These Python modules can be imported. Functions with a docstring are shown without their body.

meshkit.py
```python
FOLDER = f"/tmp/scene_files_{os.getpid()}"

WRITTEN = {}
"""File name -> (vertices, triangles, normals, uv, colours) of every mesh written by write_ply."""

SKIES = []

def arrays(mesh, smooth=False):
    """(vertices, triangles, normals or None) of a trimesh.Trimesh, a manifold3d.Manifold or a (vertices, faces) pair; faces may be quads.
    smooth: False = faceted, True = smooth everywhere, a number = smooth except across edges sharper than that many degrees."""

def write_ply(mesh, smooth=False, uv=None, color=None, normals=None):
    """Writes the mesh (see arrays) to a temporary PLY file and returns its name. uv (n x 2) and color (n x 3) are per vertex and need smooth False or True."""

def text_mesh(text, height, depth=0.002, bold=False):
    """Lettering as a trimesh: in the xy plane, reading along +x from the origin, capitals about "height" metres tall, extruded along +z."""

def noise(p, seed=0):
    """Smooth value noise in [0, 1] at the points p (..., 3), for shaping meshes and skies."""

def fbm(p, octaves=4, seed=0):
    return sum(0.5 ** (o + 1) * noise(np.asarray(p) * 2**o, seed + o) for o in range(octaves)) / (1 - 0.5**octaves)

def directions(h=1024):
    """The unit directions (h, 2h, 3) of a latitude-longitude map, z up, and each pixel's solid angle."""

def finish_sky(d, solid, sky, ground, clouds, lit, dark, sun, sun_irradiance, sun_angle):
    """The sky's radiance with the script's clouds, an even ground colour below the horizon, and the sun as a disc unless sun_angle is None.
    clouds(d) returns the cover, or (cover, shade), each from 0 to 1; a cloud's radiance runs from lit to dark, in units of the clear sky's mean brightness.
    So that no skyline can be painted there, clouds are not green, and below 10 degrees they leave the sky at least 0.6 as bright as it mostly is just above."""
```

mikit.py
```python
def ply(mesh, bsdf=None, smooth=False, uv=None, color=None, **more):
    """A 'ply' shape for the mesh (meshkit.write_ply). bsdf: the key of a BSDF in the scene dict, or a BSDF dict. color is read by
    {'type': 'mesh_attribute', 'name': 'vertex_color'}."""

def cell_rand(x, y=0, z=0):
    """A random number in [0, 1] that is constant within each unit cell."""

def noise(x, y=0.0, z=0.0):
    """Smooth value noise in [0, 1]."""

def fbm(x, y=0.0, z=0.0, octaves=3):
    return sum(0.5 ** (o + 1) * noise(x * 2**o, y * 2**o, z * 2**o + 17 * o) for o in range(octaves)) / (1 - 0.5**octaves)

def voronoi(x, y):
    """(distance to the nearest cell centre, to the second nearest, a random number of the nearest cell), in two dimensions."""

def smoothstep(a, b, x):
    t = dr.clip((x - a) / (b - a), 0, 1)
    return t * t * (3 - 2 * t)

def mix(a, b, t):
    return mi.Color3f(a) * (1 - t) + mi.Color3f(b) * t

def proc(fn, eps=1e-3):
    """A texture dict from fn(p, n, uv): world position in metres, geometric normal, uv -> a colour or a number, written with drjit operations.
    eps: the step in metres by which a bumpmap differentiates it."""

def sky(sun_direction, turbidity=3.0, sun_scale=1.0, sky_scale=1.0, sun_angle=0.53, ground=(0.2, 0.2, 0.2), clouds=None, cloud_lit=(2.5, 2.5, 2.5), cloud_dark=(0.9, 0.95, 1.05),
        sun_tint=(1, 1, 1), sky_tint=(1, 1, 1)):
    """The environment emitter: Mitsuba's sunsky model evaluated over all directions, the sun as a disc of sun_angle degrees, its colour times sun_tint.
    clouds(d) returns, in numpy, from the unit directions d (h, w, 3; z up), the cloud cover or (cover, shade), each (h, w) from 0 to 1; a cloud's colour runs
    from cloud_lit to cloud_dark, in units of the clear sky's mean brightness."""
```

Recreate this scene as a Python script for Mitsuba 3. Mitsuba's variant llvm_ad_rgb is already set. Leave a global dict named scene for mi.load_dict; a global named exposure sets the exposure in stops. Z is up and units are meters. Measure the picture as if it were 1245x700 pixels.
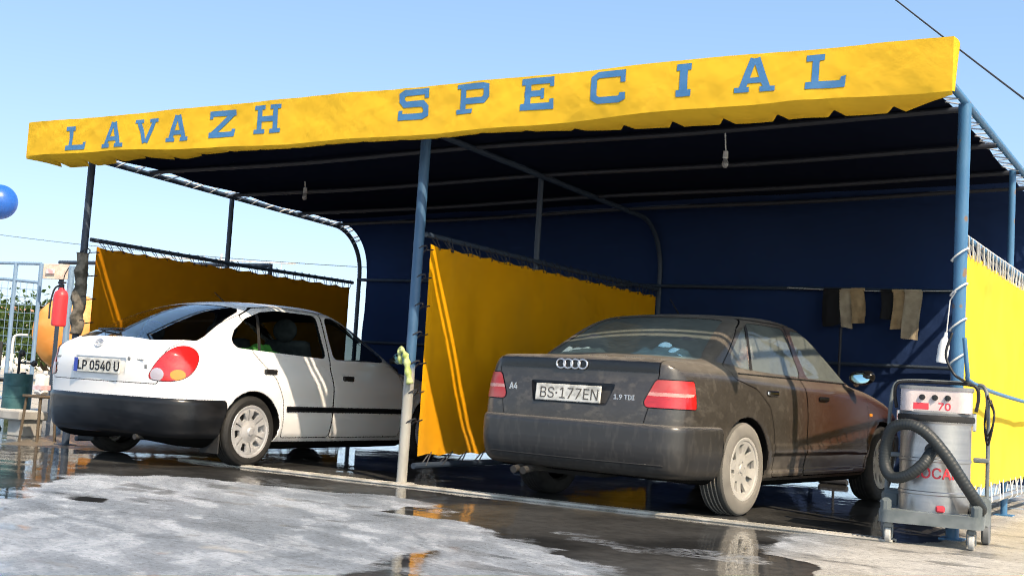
import math, random
import numpy as np, trimesh, shapely, shapely.geometry as sg, shapely.affinity as sa
import manifold3d as m3
from scipy import ndimage
from scipy.interpolate import PchipInterpolator
import drjit as dr, mitsuba as mi, mikit, meshkit
from mikit import proc, noise, fbm, voronoi, smoothstep, mix, cell_rand

T = mi.ScalarTransform4f
random.seed(7)
RNG = np.random.default_rng(7)
scene, labels = {}, {}

# ---------------------------------------------------------------- camera, sky, exposure
CAM = np.array([0.0, 0.0, 0.785])
RIGHT, FWD, UP = np.array([0.8560, 0.5140, 0.0600]), np.array([-0.5170, 0.8520, 0.0800]), np.array([-0.009, -0.100, 0.995])
scene['camera'] = {'type': 'perspective', 'fov': 45.86, 'fov_axis': 'x', 'near_clip': 0.05, 'far_clip': 3000.0,
                   'to_world': T().look_at(origin=CAM.tolist(), target=(CAM + FWD * 10).tolist(), up=UP.tolist())}
SUN = (0.875, -0.50, 1.0)
scene['sky_light'] = mikit.sky(SUN, turbidity=5.0, sky_scale=1.4, sun_scale=1.0, sky_tint=(1.0, 1.01, .98))
exposure = 2.2

# ---------------------------------------------------------------- helpers
def key_for(name):
    if not any(k == name or k.startswith(name + '__') for k in scene): return name
    i = 1
    while any(k == f'{name}_{i:03d}' or k.startswith(f'{name}_{i:03d}__') for k in scene): i += 1
    return f'{name}_{i:03d}'
THINGS = set()
def thing(name, label, cat, group=None, kind=None):
    k = name; i = 0
    while k in THINGS or k in scene:
        i += 1; k = f'{name}_{i:03d}'
    THINGS.add(k)
    labels[k] = {'label': label, 'category': cat}
    if group: labels[k]['group'] = group
    if kind: labels[k]['kind'] = kind
    return k
def raw(mesh, normals):
    path = meshkit.write_ply(mesh, False, normals=normals)
    return {'type': 'ply', 'filename': path, 'face_normals': False}
def put(parent, name, mesh, bsdf, smooth=35, tw=None, label=None, kind=None):
    base = f'{parent}__{name}' if parent else name
    if isinstance(mesh, SM) and len(mesh.f) == 0: return base
    k = key_for(base)
    if isinstance(mesh, SM):
        d = raw((mesh.v, mesh.f), mesh.n); d['bsdf'] = {'type': 'ref', 'id': bsdf}
    elif isinstance(mesh, dict):
        d = dict(mesh); d['bsdf'] = {'type': 'ref', 'id': bsdf}
    else:
        d = mikit.ply(mesh, bsdf, smooth=smooth)
    if tw is not None: d['to_world'] = tw
    scene[k] = d
    if label or kind:
        labels[k] = {}
        if label: labels[k]['label'] = label
        if kind: labels[k]['kind'] = kind
    return k
def single(name, mesh, bsdf, label, cat, smooth=35, group=None, tw=None):
    k = thing(name, label, cat, group)
    d = mikit.ply(mesh, bsdf, smooth=smooth)
    if tw is not None: d['to_world'] = tw
    scene[k] = d
    return k
def setting(name, mesh, bsdf, label=None, smooth=False):
    scene[name] = mikit.ply(mesh, bsdf, smooth=smooth)
    labels[name] = {'kind': 'structure', 'label': label or name}
def cat(*ms): return trimesh.util.concatenate([m for m in ms if m is not None])
def box(cx, cy, cz, sx, sy, sz, bevel=0.0):
    if bevel <= 0:
        m = trimesh.creation.box((sx, sy, sz)); m.apply_translation((cx, cy, cz)); return m
    b = min(bevel, .49 * min(sx, sy, sz)); pts = []
    for a in (-1, 1):
        for e in (-1, 1):
            for g in (-1, 1):
                for k in range(3):
                    q = np.array([a * (sx / 2 - b), e * (sy / 2 - b), g * (sz / 2 - b)], float); q[k] += (a, e, g)[k] * b; pts.append(q)
                q = np.array([a * (sx / 2 - b), e * (sy / 2 - b), g * (sz / 2 - b)], float) + np.array([a, e, g]) * b * .577; pts.append(q)
    m = trimesh.convex.convex_hull(np.array(pts)); m.apply_translation((cx, cy, cz)); return m
def tube(path, r, n=10, closed=False, caps=True):
    P = np.asarray(path, float); N = len(P)
    r = np.broadcast_to(np.asarray(r, float), (N,))
    if closed: tan = np.roll(P, -1, 0) - np.roll(P, 1, 0)
    else: tan = np.gradient(P, axis=0)
    tan /= np.linalg.norm(tan, axis=1, keepdims=True) + 1e-12
    a = np.array([0, 0, 1.0]) if abs(tan[0][2]) < .9 else np.array([1.0, 0, 0])
    u = np.cross(tan[0], a); u /= np.linalg.norm(u)
    V = []
    th = np.arange(n) * 2 * np.pi / n
    for i in range(N):
        u = u - tan[i] * (u @ tan[i]); u /= np.linalg.norm(u); w = np.cross(tan[i], u)
        V.append(P[i] + r[i] * (np.cos(th)[:, None] * u + np.sin(th)[:, None] * w))
    V = np.vstack(V); F = []
    M = N if closed else N - 1
    for i in range(M):
        j = (i + 1) % N
        for k in range(n):
            l = (k + 1) % n
            F += [[i * n + k, i * n + l, j * n + l], [i * n + k, j * n + l, j * n + k]]
    if caps and not closed:
        V = np.vstack([V, P[0], P[-1]]); c0, c1 = len(V) - 2, len(V) - 1
        for k in range(n):
            l = (k + 1) % n
            F += [[c0, l, k], [c1, (N - 1) * n + k, (N - 1) * n + l]]
    return trimesh.Trimesh(V, np.array(F), process=False)
def spline(pts, n=8):
    P = np.asarray(pts, float); Q = np.vstack([2 * P[0] - P[1], P, 2 * P[-1] - P[-2]]); out = []
    for i in range(1, len(Q) - 2):
        for t in np.linspace(0, 1, n, endpoint=False):
            p0, p1, p2, p3 = Q[i - 1:i + 3]
            out.append(.5 * ((2 * p1) + (-p0 + p2) * t + (2 * p0 - 5 * p1 + 4 * p2 - p3) * t * t + (-p0 + 3 * p1 - 3 * p2 + p3) * t ** 3))
    out.append(P[-1]); return np.array(out)
def lathe(prof, n=32, axis='z'):
    P = np.asarray(prof, float); th = np.arange(n) * 2 * np.pi / n; V, F = [], []
    for r, z in P: V.append(np.stack([r * np.cos(th), r * np.sin(th), np.full(n, z)], 1))
    V = np.vstack(V)
    for i in range(len(P) - 1):
        for k in range(n):
            l = (k + 1) % n
            F += [[i * n + k, i * n + l, (i + 1) * n + l], [i * n + k, (i + 1) * n + l, (i + 1) * n + k]]
    if axis == 'x': V = V[:, [2, 0, 1]]
    m = trimesh.Trimesh(V, np.array(F), process=False)
    m.merge_vertices(); m.update_faces(m.nondegenerate_faces()); return m
def sheet(fn, us, vs):
    """grid sheet: fn(U, V) -> (.., 3)"""
    U, V = np.meshgrid(us, vs, indexing='ij'); P = fn(U, V).reshape(-1, 3); nu, nv = len(us), len(vs)
    i, j = np.meshgrid(np.arange(nu - 1), np.arange(nv - 1), indexing='ij'); a = (i * nv + j).ravel()
    F = np.vstack([np.stack([a, a + nv, a + nv + 1], 1), np.stack([a, a + nv + 1, a + 1], 1)])
    return trimesh.Trimesh(P, F, process=False)
def extr(poly, d):
    gs = getattr(poly, 'geoms', [poly])
    return cat(*[trimesh.creation.extrude_polygon(g, d, engine='earcut') for g in gs if g.area > 1e-9])
class SM:
    """surface with its own vertex normals"""
    def __init__(s, v, n, f): s.v, s.n, s.f = v, n, f
    def off(s, d): return SM(s.v + s.n * (d if np.isscalar(d) else d[:, None]), s.n, s.f)

# ---------------------------------------------------------------- materials
def mat(name, d): scene[name] = d; return name
def two(d): return {'type': 'twosided', 'bsdf': d}
def rgb(*c): return {'type': 'rgb', 'value': list(map(float, c))}
def prin(name, c, rough=.5, metal=0.0, spec=.5, coat=0.0, coatg=.95, sheen=0.0, bump=None, bscale=1.0):
    d = {'type': 'principled', 'base_color': c if isinstance(c, dict) else rgb(*c), 'roughness': rough, 'metallic': metal, 'specular': spec, 'clearcoat': coat, 'clearcoat_gloss': coatg}
    if bump is not None: d = {'type': 'bumpmap', 'tex': proc(bump), 'scale': bscale, 'b': d}
    return mat(name, two(d))
def blotch(c0, c1, s=3.0, oct=4, lo=.3, hi=.7):
    return proc(lambda p, n, uv: mix(c0, c1, smoothstep(lo, hi, fbm(p.x * s, p.y * s, p.z * s, oct))))

def tarp_col(base, dirt, s=1.0):
    def fn(p, n, uv):
        a = fbm(p.x * 2.2 * s, p.y * 2.2 * s, p.z * .9 * s, 4)
        b = fbm(p.x * 9 * s, p.y * 9 * s, p.z * 3 * s + 7, 3)
        low = smoothstep(.75, .15, p.z) * .55
        return mix(base, dirt, dr.clip(smoothstep(.45, .85, a) * .35 + smoothstep(.55, .8, b) * .15 + low * (.35 + b * .8), 0, .8))
    return proc(fn)
def tarp(name, base, dirt, trans=0.12, s=1.0, rough=.42):
    """coated PVC cloth, a little light passes"""
    front = {'type': 'principledthin', 'base_color': tarp_col(base, dirt, s), 'roughness': rough, 'diff_trans': trans, 'eta': 1.45}
    return mat(name, {'type': 'bumpmap', 'tex': proc(lambda p, n, uv: fbm(p.x * 3 + p.z * 1.5, p.y * 3 + p.z * 1.5, p.z * 2, 4) * .7 + fbm(p.x * 40, p.y * 40, p.z * 40, 2) * .03), 'scale': .035, 'b': front})
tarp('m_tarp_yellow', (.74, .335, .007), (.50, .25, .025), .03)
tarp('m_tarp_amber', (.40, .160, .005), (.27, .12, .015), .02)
tarp('m_tarp_yellow_sunlit', (.80, .56, .06), (.64, .46, .09), .05)  # same yellow cloth, paler: the glare of the sun is put into the colour
tarp('m_tarp_banner', (.78, .475, .036), (.66, .40, .05), .06)
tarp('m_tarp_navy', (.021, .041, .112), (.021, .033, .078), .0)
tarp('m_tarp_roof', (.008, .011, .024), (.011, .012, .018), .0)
prin('m_pipe_blue', proc(lambda p, n, uv: mix(mix((.035, .13, .27), (.08, .20, .34), fbm(p.x * 9, p.y * 9, p.z * 5, 3)), (.20, .13, .08), smoothstep(.70, .78, fbm(p.x * 14 + 3, p.y * 14, p.z * 9, 4)))), .42, spec=.5)
prin('m_post_mid', proc(lambda p, n, uv: mix(mix((.30, .29, .26), (.44, .43, .39), fbm(p.x * 20, p.y * 20, p.z * 6, 3)), mix((.03, .085, .17), (.06, .14, .25), fbm(p.x * 9, p.y * 9, p.z * 6, 3)), smoothstep(.78, .95, p.z + .25 * (fbm(p.x * 20, p.y * 20, p.z * 14, 3) - .5)))), .5)
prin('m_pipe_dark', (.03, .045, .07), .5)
prin('m_pipe_purlin', (.028, .031, .04), .55)
prin('m_rope', (.62, .62, .60), .8)
prin('m_letter', proc(lambda p, n, uv: mix((.035, .15, .36), (.07, .20, .39), fbm(p.x * 12, p.y * 12, p.z * 12, 3))), .5)
prin('m_black', (.012, .012, .013), .45)
prin('m_black_rubber', proc(lambda p, n, uv: mix((.012, .012, .012), (.03, .029, .028), fbm(p.x * 20, p.y * 20, p.z * 20, 3))), .6, spec=.35)
prin('m_black_gloss', (.010, .010, .011), .15)
prin('m_dark_void', (.006, .006, .006), .9, spec=.05)
prin('m_chrome', (.8, .8, .82), .12, metal=1.0)
prin('m_steel', proc(lambda p, n, uv: mix((.40, .41, .42), (.54, .54, .54), fbm(p.x * 6, p.y * 6, p.z * 60, 3))), .33, metal=.85)
prin('m_grey_plastic', blotch((.14, .15, .16), (.22, .23, .24), 8), .55)
prin('m_white', (.78, .78, .76), .5)
prin('m_white_dirty', blotch((.45, .44, .42), (.72, .71, .69), 14), .6)

# ---------------------------------------------------------------- ground
DRY1 = [(-5.74, 4.02), (-5.87, 4.57), (-6.53, 5.2), (-6.86, 5.75), (-6.55, 6.18), (-5.9, 6.36), (-5.29, 6.52), (-4.87, 6.62), (-4.54, 6.35), (-4.34, 5.84), (-3.84, 5.91), (-3.36, 5.5), (-2.93, 5.19), (-2.47, 4.91), (-2.36, 4.53), (-2.1, 3.55), (-2.17, -3), (-7.0, -3)]
DRY2 = [(-2.08, 6.34), (-2.23, 6.93), (-2.13, 7.36), (-1.85, 7.27), (-1.62, 7.3), (-1.5, 8.17), (-1.95, 9.44), (-1.9, 13.5), (6, 13.5), (6, -3), (-1.0, -3), (-1.11, 3.82), (-1.77, 5.83)]
WET1 = [(-6.08, 4.78), (-5.99, 4.92), (-5.56, 4.86), (-5.37, 4.68), (-5.58, 4.62)]
WET2 = [(-2.95, 3.6), (-3.02, 4.0), (-3.24, 4.5), (-3.2, 4.72), (-2.97, 4.24), (-2.79, 3.97), (-2.69, 3.5)]
BROWN = [(-9.4, 6.93), (-10.65, 8.59), (-10.98, 10.5), (-8.13, 8.9), (-7.58, 7.86), (-8.02, 7.76), (-8.7, 7.24)]
def dsd(poly, x, y):
    d = mi.Float(1e9); s = mi.Float(1); n = len(poly)
    for i in range(n):
        ax, ay = poly[i]; bx, by = poly[i - 1]
        ex, ey = bx - ax, by - ay; wx, wy = x - ax, y - ay
        t = dr.clip((wx * ex + wy * ey) / (ex * ex + ey * ey), 0, 1)
        qx, qy = wx - ex * t, wy - ey * t
        d = dr.minimum(d, qx * qx + qy * qy)
        c1, c2, c3 = y >= ay, y < by, ex * wy > ey * wx
        s = dr.select((c1 & c2 & c3) | (~c1 & ~c2 & ~c3), -s, s)
    return s * dr.sqrt(d)
def wetness(p):
    x, y = p.x, p.y
    nn = .42 * (fbm(x * 1.1, y * 1.1, 0, 4) - .5) + .16 * (fbm(x * 6, y * 6, 3, 3) - .5)
    dry = dr.minimum(dsd(DRY1, x, y), dsd(DRY2, x, y))
    wet = dr.minimum(dsd(WET1, x, y), dsd(WET2, x, y) - .02)
    f = dr.maximum(dry + nn, -(wet + .35 * nn))
    f = dr.minimum(f, 1.6 * (11.0 - dr.abs(x + 3.5)) + 1.2 * nn)          # the yard far left and right is dry
    f = dr.minimum(f, 14.2 - y + 1.5 * nn)
    f = dr.minimum(f, y + 2 + nn)
    # broken crusts of foam drying on the wet part
    isl = smoothstep(.66, .71, fbm(x * 1.9 + 5, y * 2.6, 9, 4)) * smoothstep(.9, .0, f) * smoothstep(7.1, 6.7, y) * (dr.select(x > -4.2, 1.0, .5))
    soft = .02 + .16 * smoothstep(.4, .7, fbm(x * 2.7, y * 2.7, 21, 3))
    fr = fbm(x * 34, y * 60, 13, 3)
    w = smoothstep(-.25, .9, f / soft + .9 * (fr - .5)) * (1 - .75 * isl * smoothstep(.3, .6, fr))
    film = smoothstep(.60, .75, fbm(x * 3.1 + 2, y * 6.0, 31, 4)) * .55
    w = dr.maximum(w, film * smoothstep(.0, -.25, f))
    return w
def dry_col(p, n, uv):
    x, y = p.x, p.y
    u, v = .83 * x - .56 * y, .56 * x + .83 * y
    wx, wy = fbm(u * 1.7 + 3, v * 1.7, 7, 3) - .5, fbm(u * 1.7, v * 1.7 + 9, 17, 3) - .5
    u, v = u + .22 * wx, v + .22 * wy
    a = fbm(u * .9, v * .9, 2, 5); b = fbm(u * 3.1 + 3, v * 6.3, 1, 6); c = fbm(x * 40, y * 40, 5, 2)
    foam = dsd(DRY1, x, y)
    g = mix((.135, .155, .180), (.235, .260, .295), smoothstep(.3, .72, a * .55 + b * .45))
    g = mix(g, (.33, .36, .40), smoothstep(.56, .72, b) * .55)
    beige = mix((.29, .275, .245), (.39, .375, .34), smoothstep(.3, .7, a * .5 + b * .5))
    st = fbm(u * 2.6 + 1.2 * wy, v * 7 + 1.5 * wx, 6, 6); sp = fbm(x * 55, y * 95, 15, 2)
    g = mix(g, (.37, .40, .44), smoothstep(.50, .75, st) * .40)
    g = mix(g, (.11, .125, .145), smoothstep(.46, .26, st) * .35)
    g = mix(g, beige, smoothstep(.15, .6, foam) * smoothstep(-2.4, -1.6, x))
    g = mix(g, mix((.30, .27, .22), (.40, .37, .31), a), smoothstep(10.5, 13, dr.abs(x + 2)))
    crack = smoothstep(.012, .004, dr.abs(fbm(x * .7 + 11, y * .7, 4, 4) - .5)) * .5
    return mi.Color3f(g) * (1 - .35 * crack) * (.88 + .24 * c) * (1 + .22 * (sp - .5) + .16 * smoothstep(.66, .8, sp) - .25 * smoothstep(.32, .2, sp))
def wet_col(p, n, uv):
    x, y = p.x, p.y
    a = fbm(x * 1.3, y * 1.3, 8, 4); c = fbm(x * 22, y * 22, 5, 3)
    g = mix((.020, .0205, .021), (.056, .056, .055), smoothstep(.3, .7, a))
    br = smoothstep(.05, -.1, dsd(BROWN, x, y) + .25 * (fbm(x * 2, y * 2, 1, 3) - .5))
    g = mix(g, mix((.11, .085, .05), (.17, .135, .085), a), br * .9)
    return mi.Color3f(g) * (.75 + .5 * c)
def wet_rough(p, n, uv):
    x, y = p.x, p.y
    br = smoothstep(.05, -.1, dsd(BROWN, x, y))
    return .035 + .05 * smoothstep(.45, .7, fbm(x * 2.1, y * 2.1, 4, 3)) + .35 * br
dry = {'type': 'bumpmap', 'tex': proc(lambda p, n, uv: fbm(p.x * 14, p.y * 14, 0, 3) + .4 * fbm(p.x * 90, p.y * 90, 0, 2)), 'scale': .010,
       'b': {'type': 'principled', 'base_color': proc(dry_col), 'roughness': proc(lambda p, n, uv: .34 + .30 * fbm(p.x * 2.3 + 4, p.y * 3.1, 2, 3)), 'specular': .45}}
wet = {'type': 'bumpmap', 'tex': proc(lambda p, n, uv: fbm(p.x * 3, p.y * 3, 0, 2) + .12 * fbm(p.x * 22, p.y * 22, 0, 2)), 'scale': .0035,
       'b': {'type': 'principled', 'base_color': proc(wet_col), 'roughness': proc(wet_rough), 'specular': .55}}
mat('m_ground', two({'type': 'blendbsdf', 'weight': proc(lambda p, n, uv: wetness(p)), 'a': dry, 'b': wet}))
G = 900.0
setting('ground', trimesh.Trimesh([[-G, -G, 0], [G, -G, 0], [G, G, 0], [-G, G, 0]], [[0, 1, 2], [0, 2, 3]], process=False), 'm_ground', 'concrete yard, wet and dark by the shelter with pale dried foam in front')
# ---------------------------------------------------------------- the shelter
XL, XM, XR, Y0, YR = -9.22, -5.41, -1.53, 7.51, 7.95
def yb(x): return 11.60 + (x - XL) * .1                   # back wall line
def zr(x, y):                                              # pipe height of the roof
    u = (x - XL) / (XR - XL)
    return (2.66 + .10 * u) - (y - 7.5) * (.032 - .024 * u)
sh = thing('car_wash_shelter', 'open blue pipe-framed shelter with dark tarpaulin roof and back wall over two washing bays', 'shelter')
def arch(x, r=.55):
    b = yb(x); pts = [(x, y, zr(x, y)) for y in np.linspace(6.93, b - r, 24)]
    zc = zr(x, b - r)
    for a in np.linspace(0, np.pi / 2, 12)[1:]: pts.append((x, b - r + r * math.sin(a), zc - r * (1 - math.cos(a)) * .95))
    pts.append((x, b, .9)); pts.append((x, b, 0.0)); return pts
for x in (XL, XM, XR):
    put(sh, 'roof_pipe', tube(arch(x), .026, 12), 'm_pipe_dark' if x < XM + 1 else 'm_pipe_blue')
def post(x, y, top, m, r=.031, lean=0.0):
    put(sh, 'post', cat(tube([(x - lean, y, 0), (x - lean * .6, y, .8), (x, y, top)], r, 14), box(x - lean, y, .004, .14, .14, .008)), m)
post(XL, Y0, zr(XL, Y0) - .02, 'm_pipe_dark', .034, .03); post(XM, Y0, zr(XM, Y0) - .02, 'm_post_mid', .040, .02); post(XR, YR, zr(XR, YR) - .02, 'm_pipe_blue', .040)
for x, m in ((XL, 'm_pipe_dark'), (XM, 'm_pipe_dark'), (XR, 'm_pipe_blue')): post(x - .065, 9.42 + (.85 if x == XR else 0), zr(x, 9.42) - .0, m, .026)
for y in (6.96, 7.195, 8.2, 9.35, 10.4, 11.1):
    zoff = {6.96: -.02, 7.195: .02}.get(y, .015)
    put(sh, 'purlin', tube([(x, y, zr(x, y) + zoff - .02 * math.sin((x - XL) / (XR - XL) * math.pi * 2) ** 2) for x in np.linspace(XL, XR, 25)], .020, 10), 'm_pipe_purlin')
for z in (1.2, 1.95): put(sh, 'back_rail', tube([(x, yb(x) - .03, z) for x in (XL, XM, XR)], .018, 8), 'm_pipe_dark')
# top frame of the banner
for z, y in ((2.81, 6.90), (2.60, 6.90)): put(sh, 'banner_pipe', tube([(XL - .08, y + .085, z), (XR + .04, y + .085, z)], .018, 8), 'm_pipe_purlin')
for x in (XL, -7.3, XM, -3.4, XR): put(sh, 'banner_strut', tube([(x, 6.985, 2.60), (x, 6.985, 2.80)], .015, 8), 'm_pipe_purlin')
# roof and back tarpaulin, laced inside the pipes
def roofpt(U, V):                                          # U across 0..1, V along the arch in metres
    x = XL + .065 + U * (XR - XL - .195)
    y0, r = 7.24, .55
    b = 11.60 + (x - XL) * .1
    L1 = b - r - y0; La = r * np.pi / 2
    a = np.clip((V - L1) / La, 0, 1) * np.pi / 2
    y = np.where(V < L1, y0 + V, b - r + r * np.sin(a))
    u = (x - XL) / (XR - XL)
    zz = (2.66 + .10 * u) - (np.minimum(y, b - r) - 7.5) * (.032 - .024 * u)
    zc = zz - r * (1 - np.cos(a)) * .95
    down = np.maximum(V - L1 - La, 0)
    sag = .02 * np.sin(V * np.pi / 1.1) ** 2 * (V < L1)
    nz = meshkit.fbm(np.stack([x * 1.2, V * 1.2, V * 0], -1), 3, 3) - .5
    z = zc - down + .045 - sag * 1.0 + .03 * nz * (V < L1)
    y = y + np.where(V > L1 + La, .04 + .07 * nz, .04 * np.sin(a))
    return np.stack([x, y, np.maximum(z, .055 + .25 * np.maximum(nz + .02, 0) + .08 * (x > -3.6))], -1)
LR = 3.9
rt = sheet(roofpt, np.linspace(0, 1, 80), np.linspace(0, LR - .25, 50))
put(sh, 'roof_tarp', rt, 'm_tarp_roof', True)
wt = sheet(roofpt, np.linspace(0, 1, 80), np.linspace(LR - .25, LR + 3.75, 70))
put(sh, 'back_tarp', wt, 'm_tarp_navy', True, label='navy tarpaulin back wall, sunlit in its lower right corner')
def lacing(A, B, n, r=.004, jit=.012, seed=0):
    """separate rope loops from a pipe A(t) to a tarp hem B(t), going round the pipe"""
    rg = np.random.default_rng(seed); out = []
    ts = (np.arange(n) + .5) / n
    for t in np.clip(ts + rg.uniform(-.32, .32, n) / n, 0, 1):
        a, b = np.array(A(t)), np.array(B(min(1, t + rg.uniform(.1, .6) / n)))
        d = (a - b) / (np.linalg.norm(a - b) + 1e-9)
        side = np.cross(d, np.array(A(min(t + .01, 1.))) - np.array(A(t))); side /= np.linalg.norm(side) + 1e-9
        pr = .0245
        out.append(tube([b, a + side * pr - d * .0, a + d * pr, a - side * pr, b - side * .012], r, 5))
    return cat(*out)
for s, x in ((1, XL), (-1, XR)):
    P = np.array(arch(x)[:30]); cum = np.linspace(0, 1, len(P))
    A = lambda t, P=P, cum=cum: [np.interp(t, cum, P[:, k]) for k in range(3)]
    B = lambda t, P=P, cum=cum, s=s: np.array([np.interp(t, cum, P[:, k]) for k in range(3)]) + [.07 if s > 0 else -.135, .03, .04]
    put(sh, 'rope_lacing', lacing(A, B, 26, .006, seed=3), 'm_rope', kind='stuff')

# ---------------------------------------------------------------- the three laced partition screens
def screen(x, y0, y1, name_label, m='m_tarp_yellow', pipe='m_pipe_dark', ztop=1.84, zbot=.20, zp=1.905, zl=.13, seed=0, rope='m_rope'):
    t = thing('partition_screen', name_label, 'screen', 'laced yellow screens between the bays')
    def fn(U, V):
        y = y0 + .05 + U * (y1 - y0 - .10); z = zbot + V * (ztop - zbot)
        e = np.minimum(np.minimum(U, 1 - U), np.minimum(V, 1 - V))
        nz = meshkit.fbm(np.stack([y * 1.3 + seed * 9, z * 1.3, y * 0], -1), 3, seed) - .5
        scal = .018 * np.abs(np.sin(U * (y1 - y0) * np.pi / .30))
        z = z - scal * (V > .99) + scal * (V < .01)
        return np.stack([x + (.09 * nz + .012 * np.sin(y * 5 + z * 7 + seed) * nz * 4) * np.clip(e * 8, 0, 1) + .006 * np.sin(y * 40) * np.clip(1 - e * 25, 0, 1), y, z], -1)
    put(t, 'tarp_panel', sheet(fn, np.linspace(0, 1, 140), np.linspace(0, 1, 50)), m, True)
    put(t, 'top_pipe', tube([(x, y0 - .03, zp), (x, (y0 + y1) / 2, zp - .012), (x, y1, zp)], .020, 10), pipe)
    put(t, 'bottom_pipe', tube([(x, y0, zl), (x, (y0 + y1) / 2, zl + .01), (x, y1, zl)], .024, 10), pipe if seed != 2 else 'm_steel')
    n = int((y1 - y0) / .125)
    put(t, 'top_lacing', lacing(lambda q: (x, y0 + q * (y1 - y0), zp), lambda q: (x, y0 + .05 + q * (y1 - y0 - .1), ztop - .03), n, .0055 if seed == 2 else .0038, seed=seed), rope, kind='stuff')
    put(t, 'bottom_lacing', lacing(lambda q: (x, y0 + q * (y1 - y0), zl), lambda q: (x, y0 + .05 + q * (y1 - y0 - .1), zbot + .03), n // 2, .0055, seed=seed + 5), rope, kind='stuff')
    ties = []
    for z in np.arange(.45, 1.8, .22):
        c = np.array([x - .0, y0 - .1 + .02, z])
        ring = [(x + .05 * math.cos(a), y0 - .09 + .05 * math.sin(a), z + .04 * math.cos(a)) for a in np.linspace(0, 2 * np.pi, 12)]
        ties.append(tube(ring, .006, 5)); ties.append(tube([(x, y0 - .04, z + .01), (x, y0 + .08, z + .03)], .005, 5))
    put(t, 'post_tie', cat(*ties), rope, kind='stuff')
    return t
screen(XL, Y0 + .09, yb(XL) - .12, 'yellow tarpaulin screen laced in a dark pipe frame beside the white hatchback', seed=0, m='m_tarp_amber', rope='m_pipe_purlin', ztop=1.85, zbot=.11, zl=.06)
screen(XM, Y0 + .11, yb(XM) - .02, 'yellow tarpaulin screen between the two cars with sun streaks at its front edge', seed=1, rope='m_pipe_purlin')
screen(XR, YR + .07, yb(XR) - .1, 'bright sunlit yellow screen behind the vacuum cleaner at the right', seed=2, m='m_tarp_yellow_sunlit', pipe='m_pipe_blue', ztop=1.82, zbot=.27, zl=.17)

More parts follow.
